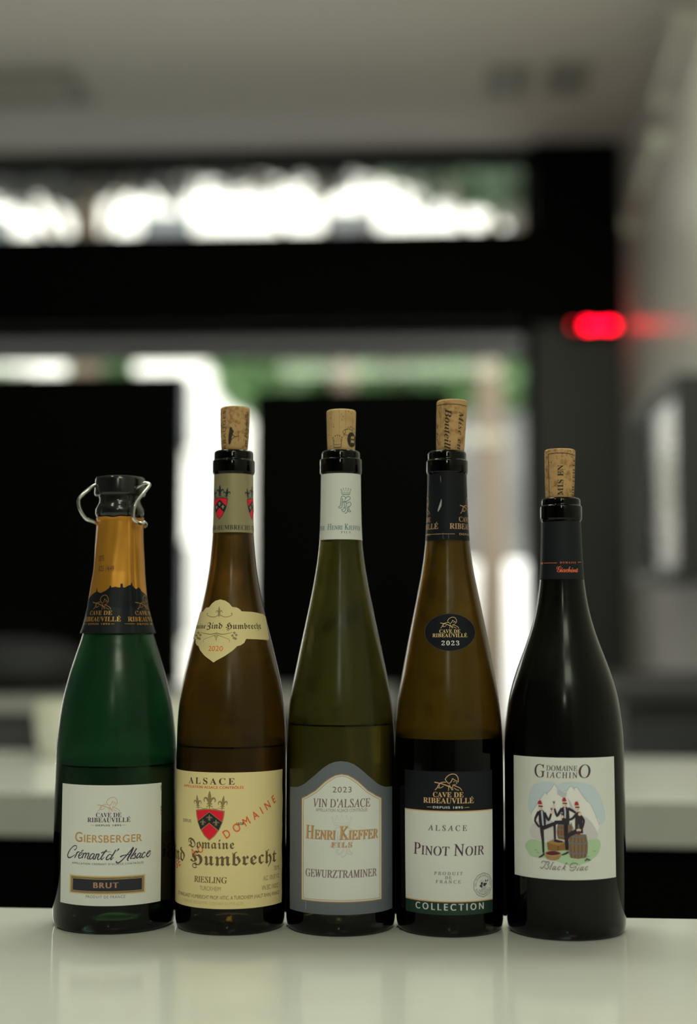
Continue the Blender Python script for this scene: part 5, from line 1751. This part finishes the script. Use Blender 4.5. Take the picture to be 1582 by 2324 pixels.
# barrels, crate, basket
def barrel(x0, x1, y0, y1, m, layer):
    c, hw, h = 0.5 * (x0 + x1), 0.5 * (x1 - x0), y1 - y0
    pg([(c - hw * 0.86, y0), (c, y0 - h * 0.03), (c + hw * 0.86, y0), (c + hw * 0.97, y0 + h * 0.28), (c + hw, y0 + h * 0.5), (c + hw * 0.95, y0 + h * 0.78), (c + hw * 0.82, y1 - h * 0.03), (c, y1 + h * 0.02), (c - hw * 0.82, y1 - h * 0.03), (c - hw * 0.95, y0 + h * 0.78), (c - hw, y0 + h * 0.5), (c - hw * 0.97, y0 + h * 0.28)], m, layer)
    for k in range(-2, 3):
        lg([(c + k * hw * 0.34, y0 + 4), (c + k * hw * 0.4, y0 + h * 0.5), (c + k * hw * 0.33, y1 - 4)], 5, ink((58, 44, 30)), layer + 1, sm=4)
    for t, q in ((0.05, 0.87), (0.34, 0.98), (0.76, 0.96)):
        lg([(c - hw * q, y0 + t * h), (c, y0 + (t + 0.045) * h), (c + hw * q, y0 + t * h)], 17, HOOP, layer + 2, sm=5)
barrel(636, 822, 888, 1065, WOOD, 5)
pg([(520, 1110), (615, 1063), (742, 1098), (738, 1190), (640, 1200), (530, 1198)], ink((104, 76, 36)), 8)
pg([(520, 1110), (615, 1063), (742, 1098), (655, 1140)], ink((122, 92, 46)), 9)
lg([(655, 1140), (648, 1196)], 6, ink((62, 44, 22)), 9)
barrel(772, 998, 1010, 1285, WOOD2, 9)
pg([(492, 1242), (520, 1215), (600, 1200), (665, 1215), (684, 1236), (668, 1285), (610, 1310), (545, 1308), (505, 1285)], TAN, 10, 3)
pg([(505, 1240), (540, 1215), (600, 1204), (655, 1216), (676, 1234), (620, 1252), (555, 1256)], GRAPE, 11, 3)
for k in range(4):
    lg([(500 + k * 6, 1256 + k * 13), (585, 1274 + k * 12), (678 - k * 6, 1250 + k * 13)], 4, ink((92, 74, 42)), 11, sm=4)
# the man standing beside the crate
def head(x, y, fl, layer):
    pg([(x - 24, y - 22), (x + 18, y - 24), (x + 26, y + 2), (x + 16, y + 34), (x - 4, y + 42), (x - 22, y + 22)], SKIN, layer, 2)
    pg([(x - 34, y - 30), (x - 24, y - 66), (x + 4, y - 72), (x + 20, y - 30), (x - 6, y - 24)], FEZ, layer + 1)
    dg(x - 22 * fl - 8, y - 72, 11, WHT, layer + 1)
    lg([(x - 24, y - 4), (x + 26, y - 2)], 14, SUIT, layer + 2)
    lg([(x + 2, y + 22), (x + 14, y + 20)], 5, ink((92, 40, 40)), layer + 2)
def glass(x, y, layer):
    pg([(x - 15, y - 16), (x + 15, y - 16), (x + 10, y + 8), (x, y + 14), (x - 10, y + 8)], ink((128, 118, 118)), layer)
    pg([(x - 12, y - 4), (x + 12, y - 4), (x + 8, y + 8), (x, y + 13), (x - 8, y + 8)], ink((74, 40, 52)), layer + 1)
    lg([(x, y + 14), (x, y + 30)], 5, ink((110, 104, 98)), layer)
lg([(430, 755), (404, 800), (384, 868), (436, 935)], [34, 30, 26, 22], SUIT, 8, sm=2)
pg([(428, 745), (455, 730), (482, 734), (504, 770), (512, 850), (508, 925), (470, 935), (440, 930), (428, 850)], SUIT, 9)
pg([(455, 738), (476, 740), (480, 800), (488, 912), (470, 912), (462, 820)], ink((132, 142, 134)), 10)
lg([(496, 760), (520, 810), (542, 848), (560, 810), (574, 768)], [30, 28, 26, 24, 20], SUIT, 9, sm=2)
dg(582, 750, 18, SKIN, 10)
glass(580, 712, 10)
lg([(460, 925), (466, 1000), (474, 1090), (479, 1235)], [44, 40, 30, 22], SUIT, 9)
lg([(490, 1242), (462, 1270), (424, 1292)], [18, 20, 10], SUIT, 12)
lg([(470, 945), (540, 915), (615, 880), (640, 870)], [44, 42, 36, 34], SUIT, 9)
lg([(612, 880), (614, 960), (616, 1065)], [32, 26, 22], SUIT, 11)
lg([(606, 1080), (650, 1088), (704, 1092)], [26, 26, 16], SUIT, 12)
head(452, 690, 1, 11)
# the man seated on the rear barrel
lg([(700, 705), (668, 755), (642, 795), (626, 750), (614, 705)], [34, 30, 26, 24, 20], SUIT, 9, sm=2)
pg([(690, 700), (720, 682), (752, 680), (782, 705), (788, 800), (786, 878), (700, 880), (696, 780)], SUIT, 9)
pg([(722, 690), (744, 690), (748, 750), (744, 820), (726, 812), (730, 750)], ink((132, 142, 134)), 10)
lg([(772, 700), (815, 722), (862, 752)], [30, 28, 24], SUIT, 9)
dg(610, 676, 17, SKIN, 10)
glass(608, 634, 10)
dg(702, 800, 18, SKIN, 11)
glass(697, 762, 11)
lg([(785, 868), (700, 866), (612, 868)], [48, 44, 36], SUIT, 10)
lg([(745, 880), (745, 1000), (752, 1100), (756, 1190)], [46, 42, 40, 34], ink((26, 24, 27)), 12)
lg([(770, 1210), (735, 1232), (690, 1248)], [20, 20, 10], SUIT, 12)
head(736, 645, -1, 11)
# the man behind the front barrel
pg([(856, 760), (884, 742), (918, 745), (934, 790), (938, 860), (944, 990), (850, 1000), (852, 880)], SUIT, 11)
lg([(862, 775), (830, 812), (792, 832), (756, 830)], [30, 26, 24, 20], SUIT, 10, sm=2)
lg([(920, 790), (944, 825), (956, 855), (936, 930)], [30, 28, 24, 22], SUIT, 11, sm=2)
dg(908, 768, 20, SKIN, 12)
lg([(880, 960), (820, 990), (765, 1025), (738, 1070)], [50, 48, 44, 40], SUIT, 13, sm=2)
lg([(806, 868), (812, 900), (830, 944)], 12, ink((110, 92, 84)), 12)
pg([(884, 885), (898, 885), (903, 925), (912, 950), (910, 1005), (876, 1005), (874, 950), (882, 925)], ink((66, 84, 64)), 13)
pg([(877, 960), (910, 960), (910, 1005), (876, 1005)], GRAPE, 14)
lg([(868, 958), (892, 950), (918, 958)], 22, SKIN, 15)
head(880, 690, -1, 12)
lg([(960, 1318), (985, 1295), (1010, 1308), (1032, 1308)], [10, 26, 18, 3], ink((66, 68, 58)), 12)
A.build('front_label', 'cream label with three men in black suits and a mountain')
A = cork(B5, 1236, 1305.5, 1017, 1238.8, 1301.5, 1132, CORK, 0.4)
P5 = lambda x, y: (1140 + x / 4.303, 1000 + y / 4.303)
A.line([P5(450, 143), P5(520, 139), P5(600, 140), P5(670, 147), P5(708, 155)], 1.5, BURN, 1)
A.line([P5(450, 143), P5(454, 300), P5(462, 555)], 1.5, BURN, 1)
vtext(A, 'MIS EN', 'bold', 1278, 1127, 1059, 13, track=0.04)
vtext(A, 'BOUTEILLE', 'bold', 1303.2, 1132, 1042, 12, track=0.06)
q5 = random.Random(9)
for k in range(70):
    x, y = q5.uniform(1240, 1301), q5.uniform(1022, 1126)
    A.disc(x, y, q5.uniform(0.4, 1.0), q5.uniform(0.4, 1.3), BURN, 1, 7)
A.build()

bpy.data.objects.remove(_co)
